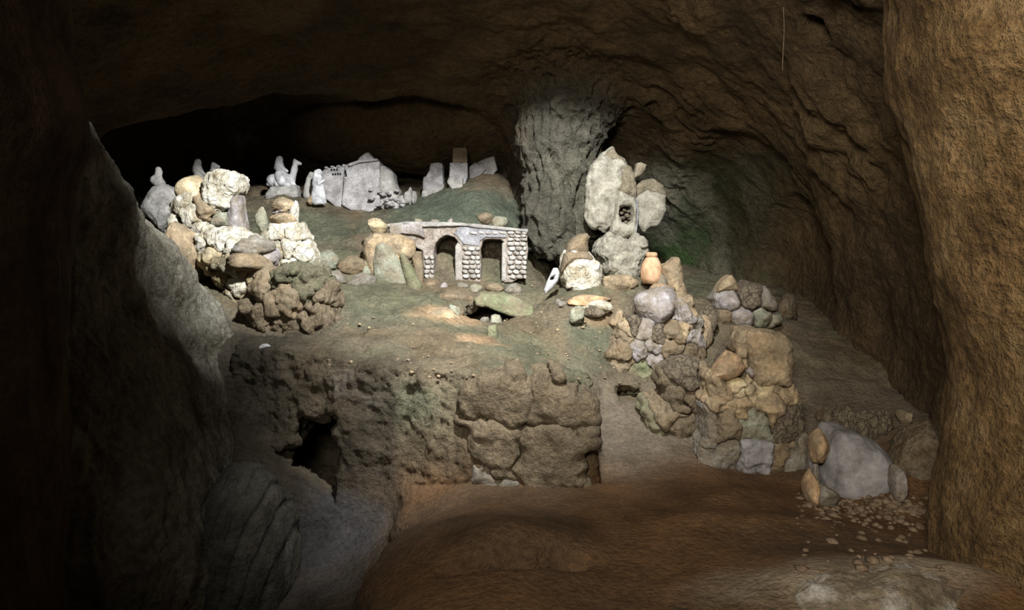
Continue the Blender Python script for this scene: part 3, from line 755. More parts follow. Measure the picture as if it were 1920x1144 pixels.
for i, (b, m, lab) in enumerate([((583,468,640,512),'palegreen','grey green rock just right of the pointed cairn'),((628,478,690,520),'brown','low brown rock between the pointed cairn and the mossy leaning stones'),
        ((600,506,652,536),'grey','flat grey stone below the grey green rock'),((650,512,706,542),'grey','crumbly grey stone lying left of the mossy leaning slabs'),((560,498,604,526),'lilac','small lilac grey stone at the foot of the cairn')]):
    rock('rock', b, m, depth=.28, seed=60+i, rough=.1, label=lab, group='low rocks beside the cairn')
for i, (b, lab) in enumerate([((484,644,512,660),'small white pebble on the terrace below the olive outcrop'),((560,634,572,641),'tiny pale pebble on the terrace top'),((660,648,676,656),'tiny grey pebble near the middle of the terrace top')]):
    rock('pebble', b, 'plaster', depth=.06, seed=70+i, sub=3, label=lab, cat='pebble', group='pebbles on the terrace top')

# ================================================================== BACKGROUND STATUES AND TOWN
def statue_fn(parts, k=.02):
    def fn(X, Y, Z):
        d = None
        for p in parts:
            q = caps(X, Y, Z, *p[1:]) if p[0] == 'c' else ell(X, Y, Z, *p[1:])
            d = q if d is None else smin(d, q, k)
        return d
    return fn
def statue(name, parts, mat, parent, h=.008, k=.02, rough=.004, seed=0):
    pts = []
    for p in parts:
        if p[0] == 'c':
            for e, r in ((p[1], p[3]), (p[2], p[4] if len(p) > 4 else p[3])): pts += [np.array(e) - r, np.array(e) + r]
        else: pts += [np.array(p[1]) - max(p[2]), np.array(p[1]) + max(p[2])]
    pts = np.array(pts)
    return sdf(name, statue_fn(parts, k), pts.min(0) - .03, pts.max(0) + .03, h, mat, parent, rough, 25., seed)
def C(px0, py0, px1, py1, Y, r0, r1=None, dy0=0, dy1=0):
    a = P(px0, py0, Y); b = P(px1, py1, Y); a[1] += dy0; b[1] += dy1
    return ('c', a, b, M(r0, Y), M(r1 if r1 is not None else r0, Y))
def E(px, py, Y, rx, ry, rz, rot=0, tilt=0, dy=0):
    c = P(px, py, Y); c[1] += dy
    return ('e', c, (M(rx, Y), M(ry, Y), M(rz, Y)), rot, tilt)
def camel(dx, dy_, Y, label, mat, base_mat, head=True):
    s = lambda a, b, c, d, *r, **k: C(a+dx, b+dy_, c+dx, d+dy_, Y, *r, **k)
    t = thing('camel_statue', P(528+dx, 372+dy_, Y), label, 'statue', 'camel rider statues')
    statue('camel', [E(528+dx,336+dy_,Y,24,12,11), E(512+dx,338+dy_,Y,12,11,11), s(546,342,552,318,7,5.5), s(552,318,554,306,5.5,4.5), s(554,304,563,307,4.5,3), s(553,301,552,299,1.4,1),
                     s(515,346,502,346,4,3), s(540,346,552,348,5,4), s(522,346,544,348,5,5,dy0=-.06,dy1=-.06)], mat, t, k=.025)
    statue('rider', [s(525,296,526,298,4.2,4.4), s(525,300,524,316,5,7), s(524,312,530,330,8.5,11), s(528,312,540,322,3,3,dy0=-.05,dy1=-.05), s(526,330,532,342,9,9,dy0=-.05,dy1=-.07), s(521,297,517,315,3.4,3.5)], mat, t, k=.02)
    slab('plinth', [(498+dx,374+dy_),(496+dx,364+dy_),(506+dx,350+dy_),(530+dx,348+dy_),(552+dx,346+dy_),(557+dx,360+dy_),(556+dx,376+dy_)], Y-.08, .24, base_mat, t, rnd=.04, bulge=.03, rough=.012, down=.16)
    return t
camel(0, 0, 9.6, 'grey white statue of a rider on a kneeling camel, in clear view', 'plaster', 'plasterdim')
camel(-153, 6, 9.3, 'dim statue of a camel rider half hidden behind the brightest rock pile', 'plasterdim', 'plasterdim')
Yk = 9.25
t = thing('kneeling_statue', P(598, 382, Yk), 'white robed kneeling statue with folded hands beside the town model', 'statue')
statue('figure', [C(598,322,599,324,Yk,5.2,5.6), C(594,324,592,345,Yk,5.5,7), C(598,335,597,352,Yk,7,8), C(596,352,592,374,Yk,9,10), C(602,350,607,378,Yk,6,5), C(594,376,607,379,Yk,9,5),
                  C(592,336,600,346,Yk,4,3,dy1=-.05), C(600,345,609,338,Yk,3,2.4,dy0=-.05,dy1=-.03)], 'plaster', t, h=.007, k=.015)
statue('rocky_seat', [E(588,374,Yk,10,9,8), E(582,378,Yk,6,8,6)], 'tan', t, rough=.01)
t = thing('statue', P(580, 365, 9.5), 'small dim grey statue hidden behind the white kneeling figure', 'statue')
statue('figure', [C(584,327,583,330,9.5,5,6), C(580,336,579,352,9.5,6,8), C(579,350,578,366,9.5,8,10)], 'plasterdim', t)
t = thing('statue', P(297, 395, 8.6), 'faint seated statue on a mound in the dark at the far left', 'statue')
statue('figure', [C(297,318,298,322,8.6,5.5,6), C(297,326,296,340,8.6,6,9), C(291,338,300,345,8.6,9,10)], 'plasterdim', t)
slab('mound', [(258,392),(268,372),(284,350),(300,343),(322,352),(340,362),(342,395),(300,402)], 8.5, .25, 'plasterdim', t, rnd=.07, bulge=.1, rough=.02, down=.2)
rock('mound', (455,348,508,384), 'darkbrown', Y=10.0, depth=.5, seed=77, sharp=5, label='low reddish brown mound left of the clear camel rider statue', cat='mound')

# town model
Yt = 9.55
t = thing('town_model', P(675, 388, Yt), 'grey white plaster model of a walled town with a central peak', 'town model')
lw = slab('left_wing', [(604,376),(603,322),(610,315),(648,310),(664,316),(668,384),(640,380),(612,374)], Yt-.02, .3, 'town', t, rnd=.02, rough=.006, down=.12)
ch = slab('central_hall', [(640,384),(646,310),(655,305),(672,300),(705,297),(712,304),(713,388),(680,390)], Yt-.08, .36, 'town', t, rnd=.02, rough=.006, down=.12)
slab('dome', [(668,304),(672,296),(684,286),(690,285),(700,296),(706,304)], Yt-.02, .22, 'town', t, rnd=.04, rough=.006)
rw = slab('right_wing', [(706,390),(708,310),(722,312),(736,325),(740,345),(748,360),(746,380),(722,392)], Yt-.02, .34, 'plasterdim', t, rnd=.05, bulge=.04, rough=.014, ridge=.012, down=.14)
slab('cornice', [(652,308),(672,300),(706,297),(710,301),(674,305),(654,312)], Yt-.12, .12, 'town', t, rnd=.008, rough=.002, h=.007)
for i in range(4): rock('parapet_stone', (608+i*11, 312-i*1.5, 617+i*11, 318-i*1.5), 'town', Y=Yt-.03, depth=.08, parent=lw, seed=80+i, sub=3, sink=False)
wins = [(622+5*i, 318.5-.4*i) for i in range(3)] + [(624.5+4.6*i, 326.8-.3*i) for i in range(4)] + [(648,322),(649,328)]
for i, (x, y) in enumerate(wins):
    c = P(x, y, Yt - (.025 if x < 645 else .085)); hw, hh = M(1.2, Yt), M(1.5 if x < 645 else 2.6, Yt)
    Vb = np.array([(c[0]+a*hw, c[1]+b*.012, c[2]+d*hh) for a in (-1,1) for b in (-1,1) for d in (-1,1)])
    put('window', Vb, np.array([(0,1,3,2),(4,6,7,5),(0,4,5,1),(2,3,7,6),(0,2,6,4),(1,5,7,3)]), 'black', lw if x < 645 else ch, smooth=False)
rs = np.random.RandomState(5)
for i in range(20):
    x = rs.uniform(690, 750); y = rs.uniform(352, 388) if x < 742 else rs.uniform(372, 388)
    w_ = rs.uniform(7, 13); rock('facade_stone', (x, y, x+w_, y+w_*.6), 'town', Y=Yt-.1-.02*rs.rand()-.003*(y-350), depth=.1, parent=rw, seed=90+i, sub=3, sink=False)
t = thing('rubble_heap', P(755, 388, 9.4), 'small grey rubble heap trailing right of the town model', 'rubble')
for i, (x0,y0,x1,y1) in enumerate([(722,374,752,394),(742,366,764,386),(758,358,774,376),(764,350,775,364),(770,358,782,370),(735,384,758,396)]):
    rock('stone', (x0,y0,x1,y1), 'plasterdim', Y=9.4, depth=.2, parent=t, seed=120+i, sub=3, rough=.1)
t = thing('house_model', P(810, 364, 9.8), 'small pale plaster house model with stepped left side right of the town', 'house model')
slab('house', [(791,362),(793,332),(798,330),(804,320),(806,306),(822,304),(830,306),(831,345),(828,352),(815,358),(800,366)], 9.75, .25, 'town', t, rnd=.025, rough=.008, down=.1)
slab('footing', [(789,366),(791,358),(815,352),(832,343),(832,352),(812,362)], 9.68, .2, 'plasterdim', t, rnd=.02, rough=.01, down=.1)
t = thing('tower_model', P(858, 344, 9.7), 'square tower model with brown upper storey on the green slope', 'tower model')
slab('lower_storey', [(841,340),(843,305),(876,305),(877,332),(868,338)], 9.65, .22, 'town', t, rnd=.02, rough=.006, down=.12)
slab('upper_storey', [(848,306),(849,278),(853,276),(872,276),(876,280),(876,306)], 9.67, .17, 'brown', t, rnd=.015, rough=.004)
slab('footing', [(838,342),(842,330),(868,334),(866,346),(852,348)], 9.58, .15, 'plasterdim', t, rnd=.02, rough=.012, down=.1)
t = thing('house_model', P(900, 340, 10.0), 'wedge-shaped slab house model leaning right of the square tower', 'house model')
slab('front_wall', [(879,336),(880,312),(890,304),(905,306),(912,318),(900,330),(890,340)], 9.9, .2, 'town', t, rnd=.03, rough=.01, down=.1)
slab('roof_slab', [(890,306),(905,298),(926,292),(933,318),(915,328),(902,330),(880,314)], 9.96, .25, 'plasterdim', t, rnd=.03, rough=.008, down=.08)

# ================================================================== ARCADE
Ya = 8.1
t = thing('arcade_model', P(870, 524, Ya), 'low stone arcade model with two dark openings and pale brick piers', 'arcade')
arch1 = [(814,535),(813,475),(816,458),(824,447),(838,441),(852,445),(861,456),(864,475),(862,535)]
open2 = [(902,535),(901,470),(905,452),(914,448),(938,449),(945,455),(945,535)]
body = [(728,440),(728,420),(760,418),(800,420),(860,421),(930,427),(988,433),(990,470),(986,512),(960,530),(800,530),(794,505),(792,470),(775,462),(760,448),(742,450)]
aw = slab('wall', body, Ya, .42, 'brickpink', t, rnd=.02, rough=.008, h=.0085, cuts=(arch1, open2), ridge=.004)
slab('front_plaster', [(862,424),(930,428),(950,431),(950,446),(938,446),(912,445),(900,452),(898,462),(868,458),(858,444),(850,438)], Ya-.018, .06, 'mortar', t, rnd=.015, rough=.006, h=.0085)
slab('back_wall', [(790,532),(790,432),(986,438),(986,532)], Ya+.40, .08, 'cement', t, rnd=.02, rough=.012, h=.02)
slab('side_jamb', [(853,532),(853,462),(858,455),(866,462),(868,532)], Ya-.005, .30, 'brickdull', t, rnd=.02, rough=.008, h=.008)
slab('side_jamb', [(940,528),(941,456),(948,452),(951,460),(950,528)], Ya-.005, .30, 'brickdull', t, rnd=.02, rough=.008, h=.008)
slab('cap_slab', [(724,421),(760,415),(860,417),(990,430),(989,436),(860,424),(730,427)], Ya-.04, .46, 'plasterdim', t, rnd=.015, rough=.01, h=.0085)
slab('broken_lintel', [(730,420),(790,420),(796,446),(780,440),(752,438),(742,446),(730,440)], Ya-.05, .2, 'lilac', t, rnd=.02, rough=.01, h=.008)
_bk = [rock_shape(200+i, 2, 10, 7., .04) for i in range(6)]
rs = np.random.RandomState(11)
def bricks(x0, x1, y0, y1, rowh, bw, big=1.0):
    y = y0; r = 0
    while y + rowh * .7 < y1:
        x = x0 + (rs.rand() * .5 - .1) * bw * (r % 2)
        while x < x1 - bw * .35:
            w_ = min(bw * rs.uniform(.8, 1.25), x1 - x)
            Vb, Tb = _bk[rs.randint(6)]
            c = P(x + w_/2, y + rowh/2, Ya - .012)
            sx, sz = M(w_ * .98, Ya) / 2, M(rowh * .96, Ya) / 2
            Vb = np.sign(Vb) * np.abs(Vb) ** .8
            put('brick', Vb * np.array((sx, .026, sz)) + c, Tb, 'brick' if rs.rand() < .6 else 'brickdull', aw)
            x += w_
        y += rowh; r += 1
bricks(867, 901, 462, 524, 8.6, 12)
bricks(951, 989, 433, 452, 6.5, 12)
bricks(951, 988, 453, 522, 8.8, 12)
bricks(795, 814, 478, 524, 9, 10)
bricks(880, 950, 434, 444, 6, 14)
def topstone(b, m, lab, i, Y=8.2, cat='stone'):
    rock('stone', b, m, Y=Y, depth=M((b[2]-b[0])*.9, Y), seed=300+i, sub=3, rough=.09, sink=False, label=lab, cat=cat, group='stones on top of the arcade')
for i, (b, m, lab) in enumerate([((894,398,926,422),'brown','reddish brown stone on top of the arcade near its right end'),((922,405,953,429),'palegreen','mottled green stone, rightmost on top of the arcade'),
        ((776,410,794,419),'palegreen','small grey green stone on the arcade top above the broken lintel'),((806,411,824,420),'grey','flat small stone on the arcade top left of its middle'),((838,409,850,422),'lilac','little pointed lilac stone on the arcade top above the arched opening')]):
    topstone(b, m, lab, i)
rock('stone', (690,408,728,442), 'yellow', Y=8.0, depth=.2, seed=310, sink=False, label='yellowish square stone perched left of the arcade top', cat='stone')
# mossy stones leaning at the arcade's left
t = thing('rock_group', P(735, 545, 7.85), 'tan and moss green leaning stones at the left end of the arcade', 'rocks')
slab('tan_boulder', [(678,470),(682,446),(700,437),(740,438),(765,446),(778,465),(772,480),(750,500),(700,500),(680,488)], 7.86, .2, 'tan', t, rnd=.07, bulge=.08, rough=.015, ridge=.01, down=.3)
slab('mossy_slab', [(697,490),(703,458),(715,453),(735,462),(750,490),(764,530),(765,545),(740,548),(715,530),(700,520)], 7.76, .14, 'palegreen', t, rnd=.05, bulge=.05, rough=.012, down=.06)
slab('leaning_slab', [(748,480),(756,472),(772,500),(790,535),(791,546),(770,548),(757,520)], 7.74, .12, 'green', t, rnd=.04, bulge=.03, rough=.01, down=.06)
slab('leaning_slab', [(768,470),(790,472),(793,510),(793,545),(784,546),(776,505)], 7.86, .12, 'brown', t, rnd=.03, bulge=.02, rough=.01, down=.06)
rock('stone', (742,448,780,486), 'tan', Y=7.78, depth=.2, parent=t, seed=315, sink=False)
rock('foot_stone', (680,484,704,530), 'palegreen', Y=7.8, depth=.2, parent=t, seed=316)
# stones before the arcade
for i, (b, m, Y, lab) in enumerate([((792,524,826,544),'brown',7.85,'small brown stone at the arcade foot under its left pier'),((822,529,844,544),'lilac',7.85,'small lilac stone at the arcade foot below the arched opening'),
        ((848,530,880,546),'grey',7.9,'grey flat stone at the arcade foot below the brick pier'),((880,532,906,548),'palegreen',7.85,'pale green flat stone at the arcade foot below the right opening'),
        ((908,530,946,548),'brown',7.9,'brown stone at the arcade foot left of its right corner'),((946,530,980,550),'grey',7.9,'dim grey stone at the right corner of the arcade foot')]):
    rock('stone', b, m, Y=Y, depth=.2, seed=320+i, sub=3, label=lab, cat='stone', group='stones at the arcade foot')
rock('slab_stone', (800,543,896,580), 'brown', Y=7.45, depth=.35, seed=330, sharp=7, rough=.07, sink=False, label='long brown stone forming the left lip of the dark hollow before the arcade', cat='stone')
o = slab('slab_stone', [(886,562),(900,551),(940,552),(975,561),(1000,578),(1000,594),(986,601),(950,591),(915,579),(892,574)], 7.25, .42, 'green', None, rnd=.035, bulge=.03, rough=.012, ridge=.006, h=.009, lean=.5)
tag(o, 'smooth moss green slab roofing the dark hollow before the arcade', 'stone')
rock('stone', (838,570,863,604), 'palegreen', Y=7.2, depth=.14, seed=333, sharp=14, label='upright grey green block propping the left side of the dark hollow', cat='stone')
rock('stone', (918,589,942,606), 'palegreen', Y=7.15, depth=.12, seed=334, sub=3, label='small pale green stone lying in the mouth of the dark hollow', cat='stone')
rock('stone', (900,594,918,606), 'grey', Y=7.15, depth=.1, seed=335, sub=3, label='tiny grey stone in the hollow beside the pale green one', cat='stone')
slab('post_stone_mesh', [(914,612),(930,610),(936,640),(934,664),(918,666),(912,640)], 6.55, .1, 'green', None, rnd=.03, bulge=.02, rough=.014, down=.05).name = 'post_stone'
tag(bpy.data.objects['post_stone'], 'narrow upright moss dark stone at the edge of the path', 'stone')
rock('rock', (770,575,872,640), 'tan', Y=6.8, depth=.5, seed=337, sub=5, sharp=5, rough=.07, tilt=-.5, label='sloping pinkish orange rock left of the path below the hollow', cat='rock')

# ================================================================== ANGEL
Yg = 8.25
def az(pts): return [(980 + x / 3.2675, 250 + y / 3.2686) for x, y in pts]
t = thing('angel_statue', P(1168, 520, Yg), 'pale weathered stone angel with two wide wings and a broken head', 'statue')
slab('wing', az([(560,80),(520,105),(465,145),(418,200),(400,290),(394,400),(390,520),(410,580),(440,592),(470,575),(505,608),(540,560),(575,480),(592,380),(608,300),(638,195),(600,150),(570,125)]), Yg+.02, .16, 'angel', t, rnd=.05, bulge=.07, rough=.02, ridge=.03, rfreq=13)
slab('wing', az([(692,400),(725,370),(768,345),(800,362),(880,380),(878,470),(860,520),(830,570),(790,575),(745,606),(706,560)]), Yg+.04, .14, 'angel', t, rnd=.04, bulge=.05, rough=.012, ridge=.01, rfreq=9)
slab('broken_wing_top', az([(700,390),(690,330),(730,290),(800,280),(860,320),(880,380),(800,365),(765,345)]), Yg+.14, .12, 'angelbrown', t, rnd=.03, bulge=.02, rough=.014, ridge=.01)
slab('neck', az([(590,380),(585,330),(610,240),(630,190),(665,200),(690,260),(700,330),(695,400)]), Yg-.02, .2, 'angelbrown', t, rnd=.04, bulge=.05, rough=.012, ridge=.012)
slab('head_fragment', az([(680,275),(690,230),(700,180),(725,172),(765,190),(752,230),(720,262)]), Yg+.0, .14, 'angelbrown', t, rnd=.025, bulge=.02, rough=.008)
slab('crest', az([(560,80),(575,120),(630,185),(600,200),(480,170),(520,110)]), Yg-.02, .1, 'angelbrown', t, rnd=.03, bulge=.03, rough=.014, ridge=.012)
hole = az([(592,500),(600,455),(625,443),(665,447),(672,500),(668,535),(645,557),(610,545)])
slab('robe', az([(575,400),(595,350),(640,370),(690,390),(708,470),(704,560),(695,640),(600,645),(535,610),(545,560),(565,500)]), Yg-.08, .26, 'angel', t, rnd=.05, bulge=.06, rough=.01, ridge=.01, cuts=(hole,))
slab('sash', az([(690,390),(700,400),(712,480),(708,560),(696,625),(688,622),(698,540),(700,470)]), Yg-.12, .08, 'mortar', t, rnd=.015, rough=.004, h=.007)
slab('recess', hole, Yg+.05, .1, 'black', t, rnd=.02, rough=.01)  # black back panel, the hole's shade put into its colour
for i, (x, y, r_) in enumerate([(612,520,16),(640,505,18),(625,475,15),(650,480,14),(655,525,15),(632,545,14),(606,490,13)]):
    a, b = az([(x-r_, y-r_*.8), (x+r_, y+r_*.8)]); rock('pebble', (a[0], a[1], b[0], b[1]), 'cement', Y=Yg-.02, depth=.1, parent=t, seed=340+i, sub=3, sink=False)
slab('pedestal', az([(462,720),(480,670),(535,625),(600,640),(660,650),(700,620),(740,630),(768,670),(762,730),(735,790),(720,850),(690,882),(600,875),(520,860),(490,830),(490,780)]), Yg-.16, .5, 'angel', t, rnd=.08, bulge=.12, rough=.03, ridge=.03, rfreq=14, h=.011, down=.12)
for i, (x, y, r_) in enumerate([(650,852,40),(570,845,36),(545,745,26),(690,760,40),(600,700,40),(735,680,34)]):
    a, b = az([(x-r_, y-r_*.8), (x+r_, y+r_*.8)]); rock('lump', (a[0], a[1], b[0], b[1]), 'palegreen' if y > 830 else 'angel', Y=Yg-.26, depth=.22, parent=t, seed=350+i, sub=3, sink=False)

# ---- small things around the angel
Yf = 7.6
t = thing('robed_statue', P(1085, 543, Yf), 'brown hunched robed statue with whitened lower half in front of the angel', 'statue')
slab('robe', az([(232,870),(240,790),(262,720),(300,690),(400,720),(440,770),(480,820),(490,870),(480,960),(440,975),(330,965),(260,940)]), Yf, .38, 'crust', t, rnd=.08, bulge=.1, rough=.018, ridge=.014, down=.1)
slab('shoulders', az([(234,860),(240,790),(255,735),(300,715),(400,725),(435,765),(420,790),(330,800),(270,830)]), Yf-.07, .34, 'brown', t, rnd=.06, bulge=.07, rough=.012)
slab('hood', az([(262,735),(275,680),(310,640),(350,618),(400,612),(416,635),(402,660),(405,730),(340,750)]), Yf-.02, .26, 'brown', t, rnd=.05, bulge=.06, rough=.01)
for i, (x, y, w_, h_) in enumerate([(320,870,30,60),(390,880,40,70),(290,920,26,40),(450,830,26,50)]):
    a, b = az([(x-w_, y-h_), (x+w_, y+h_)]); rock('drape_fold', (a[0], a[1], b[0], b[1]), 'crust', Y=Yf-.1, depth=.16, parent=t, seed=360+i, sink=False)
o = slab('bone_stone', az([(130,960),(160,890),(190,828),(215,825),(228,860),(215,910),(180,955),(140,990)]), 7.35, .08, 'plaster', None, rnd=.03, bulge=.03, rough=.008, cuts=(az([(170,885),(198,872),(192,898),(168,902)]),))
tag(o, 'bone-white stone with a dark hole leaning left of the robed statue', 'stone')
t = thing('clay_jar', P(1223, 518, 7.6), 'terracotta coloured jar-shaped stone with a small round lid', 'jar')
def jar_V(prof, px, Y, n=40):
    th = np.linspace(0, 2*np.pi, n, endpoint=False); V = []
    for r_, py in prof:
        c = P(px, py, Y)
        V += [(c[0] + M(r_, Y)*math.cos(a), c[1] + M(r_, Y)*math.sin(a), c[2]) for a in th]
    k = len(prof); q = [(i*n+j, i*n+(j+1) % n, (i+1)*n+(j+1) % n, (i+1)*n+j) for i in range(k-1) for j in range(n)]
    V = np.array(V); V += (fbm(V*9, 3)*.012)[:, None]
    return V, np.array(q)
put('jar_body', *jar_V([(.5,532),(17,531),(20,522),(21,512),(20,502),(17,493),(13,486),(11,483),(.5,482.5)], 1222, 7.6), 'terracotta', t)
put('lid', *jar_V([(.5,484),(9,483.5),(11,480),(11,475),(9,473),(.5,472.5)], 1222, 7.6), 'terracotta', t)
rock('stone', (1222,510,1252,534), 'grey', Y=7.5, depth=.16, seed=372, sub=3, label='grey stone at the foot of the terracotta jar', cat='stone')
o = slab('pointed_rock', az([(862,820),(900,795),(930,765),(960,763),(975,790),(985,880),(1005,950),(1025,995),(930,1000),(880,920)]), 7.55, .25, 'tan', None, rnd=.05, bulge=.06, rough=.016, ridge=.012, down=.1)
tag(o, 'pointed tan rock standing right of the terracotta jar', 'rock')
for i, (b, m, Y, lab) in enumerate([((1128,514,1200,548),'tan',7.5,'tan flat rock ledge under the angel pedestal'),((1062,552,1150,572),'orange',7.2,'thin orange-tan slab lying below the robed statue'),
     ((1088,562,1150,582),'crust',7.1,'white-edged thin slab below the orange-tan one'),((1094,572,1136,592),'cement',7.05,'dark crumbling stone beneath the white-edged slab'),((1066,572,1096,606),'palegreen',6.95,'pale green stone on the slope left of the cracked stone pile'),
     ((1140,578,1180,604),'tan',7.0,'tan stone wedged left of the round grey boulder'),((1040,560,1066,574),'grey',7.25,'small grey stone left of the orange-tan slab')]):
    rock('stone', b, m, Y=Y, depth=.25, seed=380+i, rough=.08, label=lab, cat='stone', group='stones below the angel')

# ================================================================== CRACKED STONE PILE (middle right)
Ym = 6.75
t = thing('stone_pile', P(1225, 722, Ym), 'cracked stone pile topped by a round grey boulder, right of the path', 'stone pile')
PILE = [(1268,556,1302,618,'lilac'),(1174,590,1202,622,'cement'),(1197,608,1225,636,'lilac'),(1217,613,1244,644,'cement'),(1244,609,1271,640,'brown'),(1268,606,1298,630,'tan'),
 (1171,633,1217,671,'lilac'),(1213,636,1240,657,'lilac'),(1237,640,1267,664,'brown'),(1264,632,1321,687,'darkbrown'),(1144,640,1175,675,'brown'),(1139,663,1176,708,'brown'),(1175,677,1240,726,'green'),
 (1245,660,1271,688,'palegreen'),(1233,686,1258,718,'palegreen'),(1210,655,1248,682,'lilac'),(1160,615,1180,640,'brown'),(1296,590,1312,630,'grey'),(1290,560,1306,592,'tan'),(1256,684,1300,716,'cement'),(1284,625,1312,640,'lilac'),(1166,606,1184,620,'tan')]
slab('core', [(1150,700),(1160,655),(1190,610),(1205,570),(1225,555),(1285,570),(1300,610),(1310,680),(1290,710),(1240,720),(1180,715)], Ym+.12, .5, 'cement', t, rnd=.1, bulge=.06, rough=.02, h=.02, down=.1)
rock('round_boulder', (1186,536,1272,612), 'lilac', Y=Ym-.02, depth=.5, parent=t, seed=401, sub=5, sharp=5, rough=.035, sink=False)
rock('flat_orange_stone', (1218,529,1268,560), 'orange', Y=Ym+.25, depth=.3, parent=t, seed=402, sink=False, sharp=12)
fractured([(1133,704),(1140,660),(1162,620),(1180,588),(1200,600),(1240,606),(1266,590),(1270,555),(1296,560),(1312,600),(1322,650),(1318,690),(1300,730),(1240,745),(1166,742)],
   [((a+c)/2,(b_+d)/2,m) for a,b_,c,d,m in PILE], Ym+.02, .3, t, gap=.005, bulge=.10, cell=.03, rnd=.012, rough=.022, ridge=.014, rfreq=18., h=.009, seed=9, jitter=.03, warp=.05)
t = thing('rock_outcrop', P(1280, 840, 5.85), 'crumbling grey-brown outcrop wedged between the cracked pile and the tall rock', 'rock')
fractured([(1206,800),(1210,766),(1240,740),(1236,706),(1262,678),(1300,672),(1332,684),(1330,730),(1322,800),(1322,860),(1290,862),(1250,835)],
   [(1285,700,'cement'),(1326,706,'brown'),(1262,735,'terrace'),(1310,745,'terrace'),(1248,775,'brown'),(1222,786,'green'),(1275,800,'terrace'),(1318,800,'grey'),(1300,840,'grey')], 5.98, .3, t, gap=.004, bulge=.12, cell=.04, rnd=.02, rough=.028, ridge=.02, h=.013, seed=47, jitter=.03, warp=.07)
# ================================================================== TALL ROCK (right)
Yr = 5.55
t = thing('tall_rock', P(1420, 868, Yr), 'tall rock built of slabs with a squared tan top and pale flakes, at right', 'rock')
slab('core', [(1340,760),(1350,700),(1385,650),(1400,640),(1480,680),(1485,730),(1500,830),(1505,872),(1420,872),(1340,862)], Yr+.14, .4, 'cement', t, rnd=.08, bulge=.1, rough=.02, ridge=.012, h=.014, down=.06)
slab('squared_top', [(1404,622),(1440,624),(1474,630),(1488,645),(1491,690),(1484,724),(1420,726),(1416,690),(1403,650)], Yr-.04, .5, 'tan', t, rnd=.05, bulge=.04, rough=.018, ridge=.012, h=.011)
slab('upright_slab', [(1381,640),(1390,622),(1403,618),(1406,650),(1402,674),(1384,672)], Yr-.02, .2, 'tan', t, rnd=.03, bulge=.02, rough=.01)
slab('orange_slab', [(1338,708),(1355,680),(1372,660),(1392,668),(1402,690),(1392,706),(1366,716)], Yr-.06, .2, 'orange', t, rnd=.05, bulge=.04, rough=.008)
TR = [(1399,678,1419,714,'lilac',.02),(1416,702,1441,746,'yellow',-.1),(1334,708,1372,750,'tan',-.06),(1368,736,1394,768,'tan',-.08),
     (1325,756,1383,858,'brown',-.14),(1384,748,1425,836,'palegreen',-.08),(1361,633,1386,663,'darkbrown',.04),(1420,726,1512,850,'cement',-.05),(1462,825,1525,912,'grey',-.05),
     (1312,826,1400,874,'grey',-.12),(1392,832,1440,872,'bluegrey',-.12),(1422,740,1462,800,'tan',-.1),(1318,770,1340,840,'grey',-.05),(1440,830,1480,880,'brown',-.08),(1455,715,1492,760,'tan',-.06),(1378,668,1402,700,'tan',.0)]
fractured([(1326,770),(1330,720),(1345,700),(1366,716),(1392,706),(1402,690),(1412,700),(1420,724),(1486,722),(1494,740),(1506,800),(1520,860),(1524,925),(1490,930),(1462,900),(1420,896),(1340,892),(1312,888),(1318,800)],
   [((a+c)/2,(b_+d)/2,m) for a,b_,c,d,m,_ in TR if d > 708] + [(1385,720,'yellow','pale_flake'),(1400,714,'yellow','pale_flake'),(1402,732,'yellow','pale_flake'),(1386,736,'yellow','pale_flake')],
   Yr, .32, t, gap=.004, bulge=.08, cell=.025, rnd=.012, rough=.022, ridge=.014, rfreq=18., h=.009, seed=12, jitter=.025, warp=.06)
rock('stone', (1361,633,1386,663), 'darkbrown', Y=Yr+.04, depth=.2, parent=t, seed=466, sink=False)
rock('stone', (1378,664,1404,700), 'tan', Y=Yr+.0, depth=.18, parent=t, seed=467, sink=False)
# ---- dim rock cluster behind it
t = thing('rock_cluster', P(1400, 612, 7.3), 'dim mauve rock cluster with a cone on top, by the right alcove', 'rocks')
slab('body', [(1354,600),(1352,560),(1365,545),(1400,538),(1430,540),(1442,560),(1452,600),(1445,612),(1380,615)], 7.42, .3, 'cement', t, rnd=.08, bulge=.12, rough=.02, ridge=.02, down=.1)
slab('cone', [(1346,548),(1352,532),(1366,518),(1374,516),(1382,526),(1388,546)], 7.25, .22, 'tan', t, rnd=.04, bulge=.05, rough=.008)
fractured([(1340,612),(1342,562),(1350,546),(1388,544),(1404,532),(1436,538),(1452,562),(1464,604),(1448,620),(1380,624)],
   [(1362,564,'lilac'),(1405,556,'cement'),(1440,565,'grey'),(1388,596,'lilac'),(1425,596,'palegreen'),(1356,598,'brown'),(1452,602,'palegreen')], 7.26, .3, t, bulge=.12, cell=.05, rnd=.03, rough=.018, ridge=.014, seed=15, jitter=.04)
for i, (b, m, Y, lab) in enumerate([((1300,572,1346,612),'cement',7.0,'crumbly brown rock between cracked pile and dim mauve cluster'),((1308,590,1338,606),'tan',6.85,'small tan stone on the slope below the crumbly rock'),((1454,550,1496,605),'darkbrown',7.7,'dark rock in the shadow right of the dim mauve cluster')]):
    rock('rock', b, m, Y=Y, depth=.25, seed=500+i, rough=.1, label=lab)

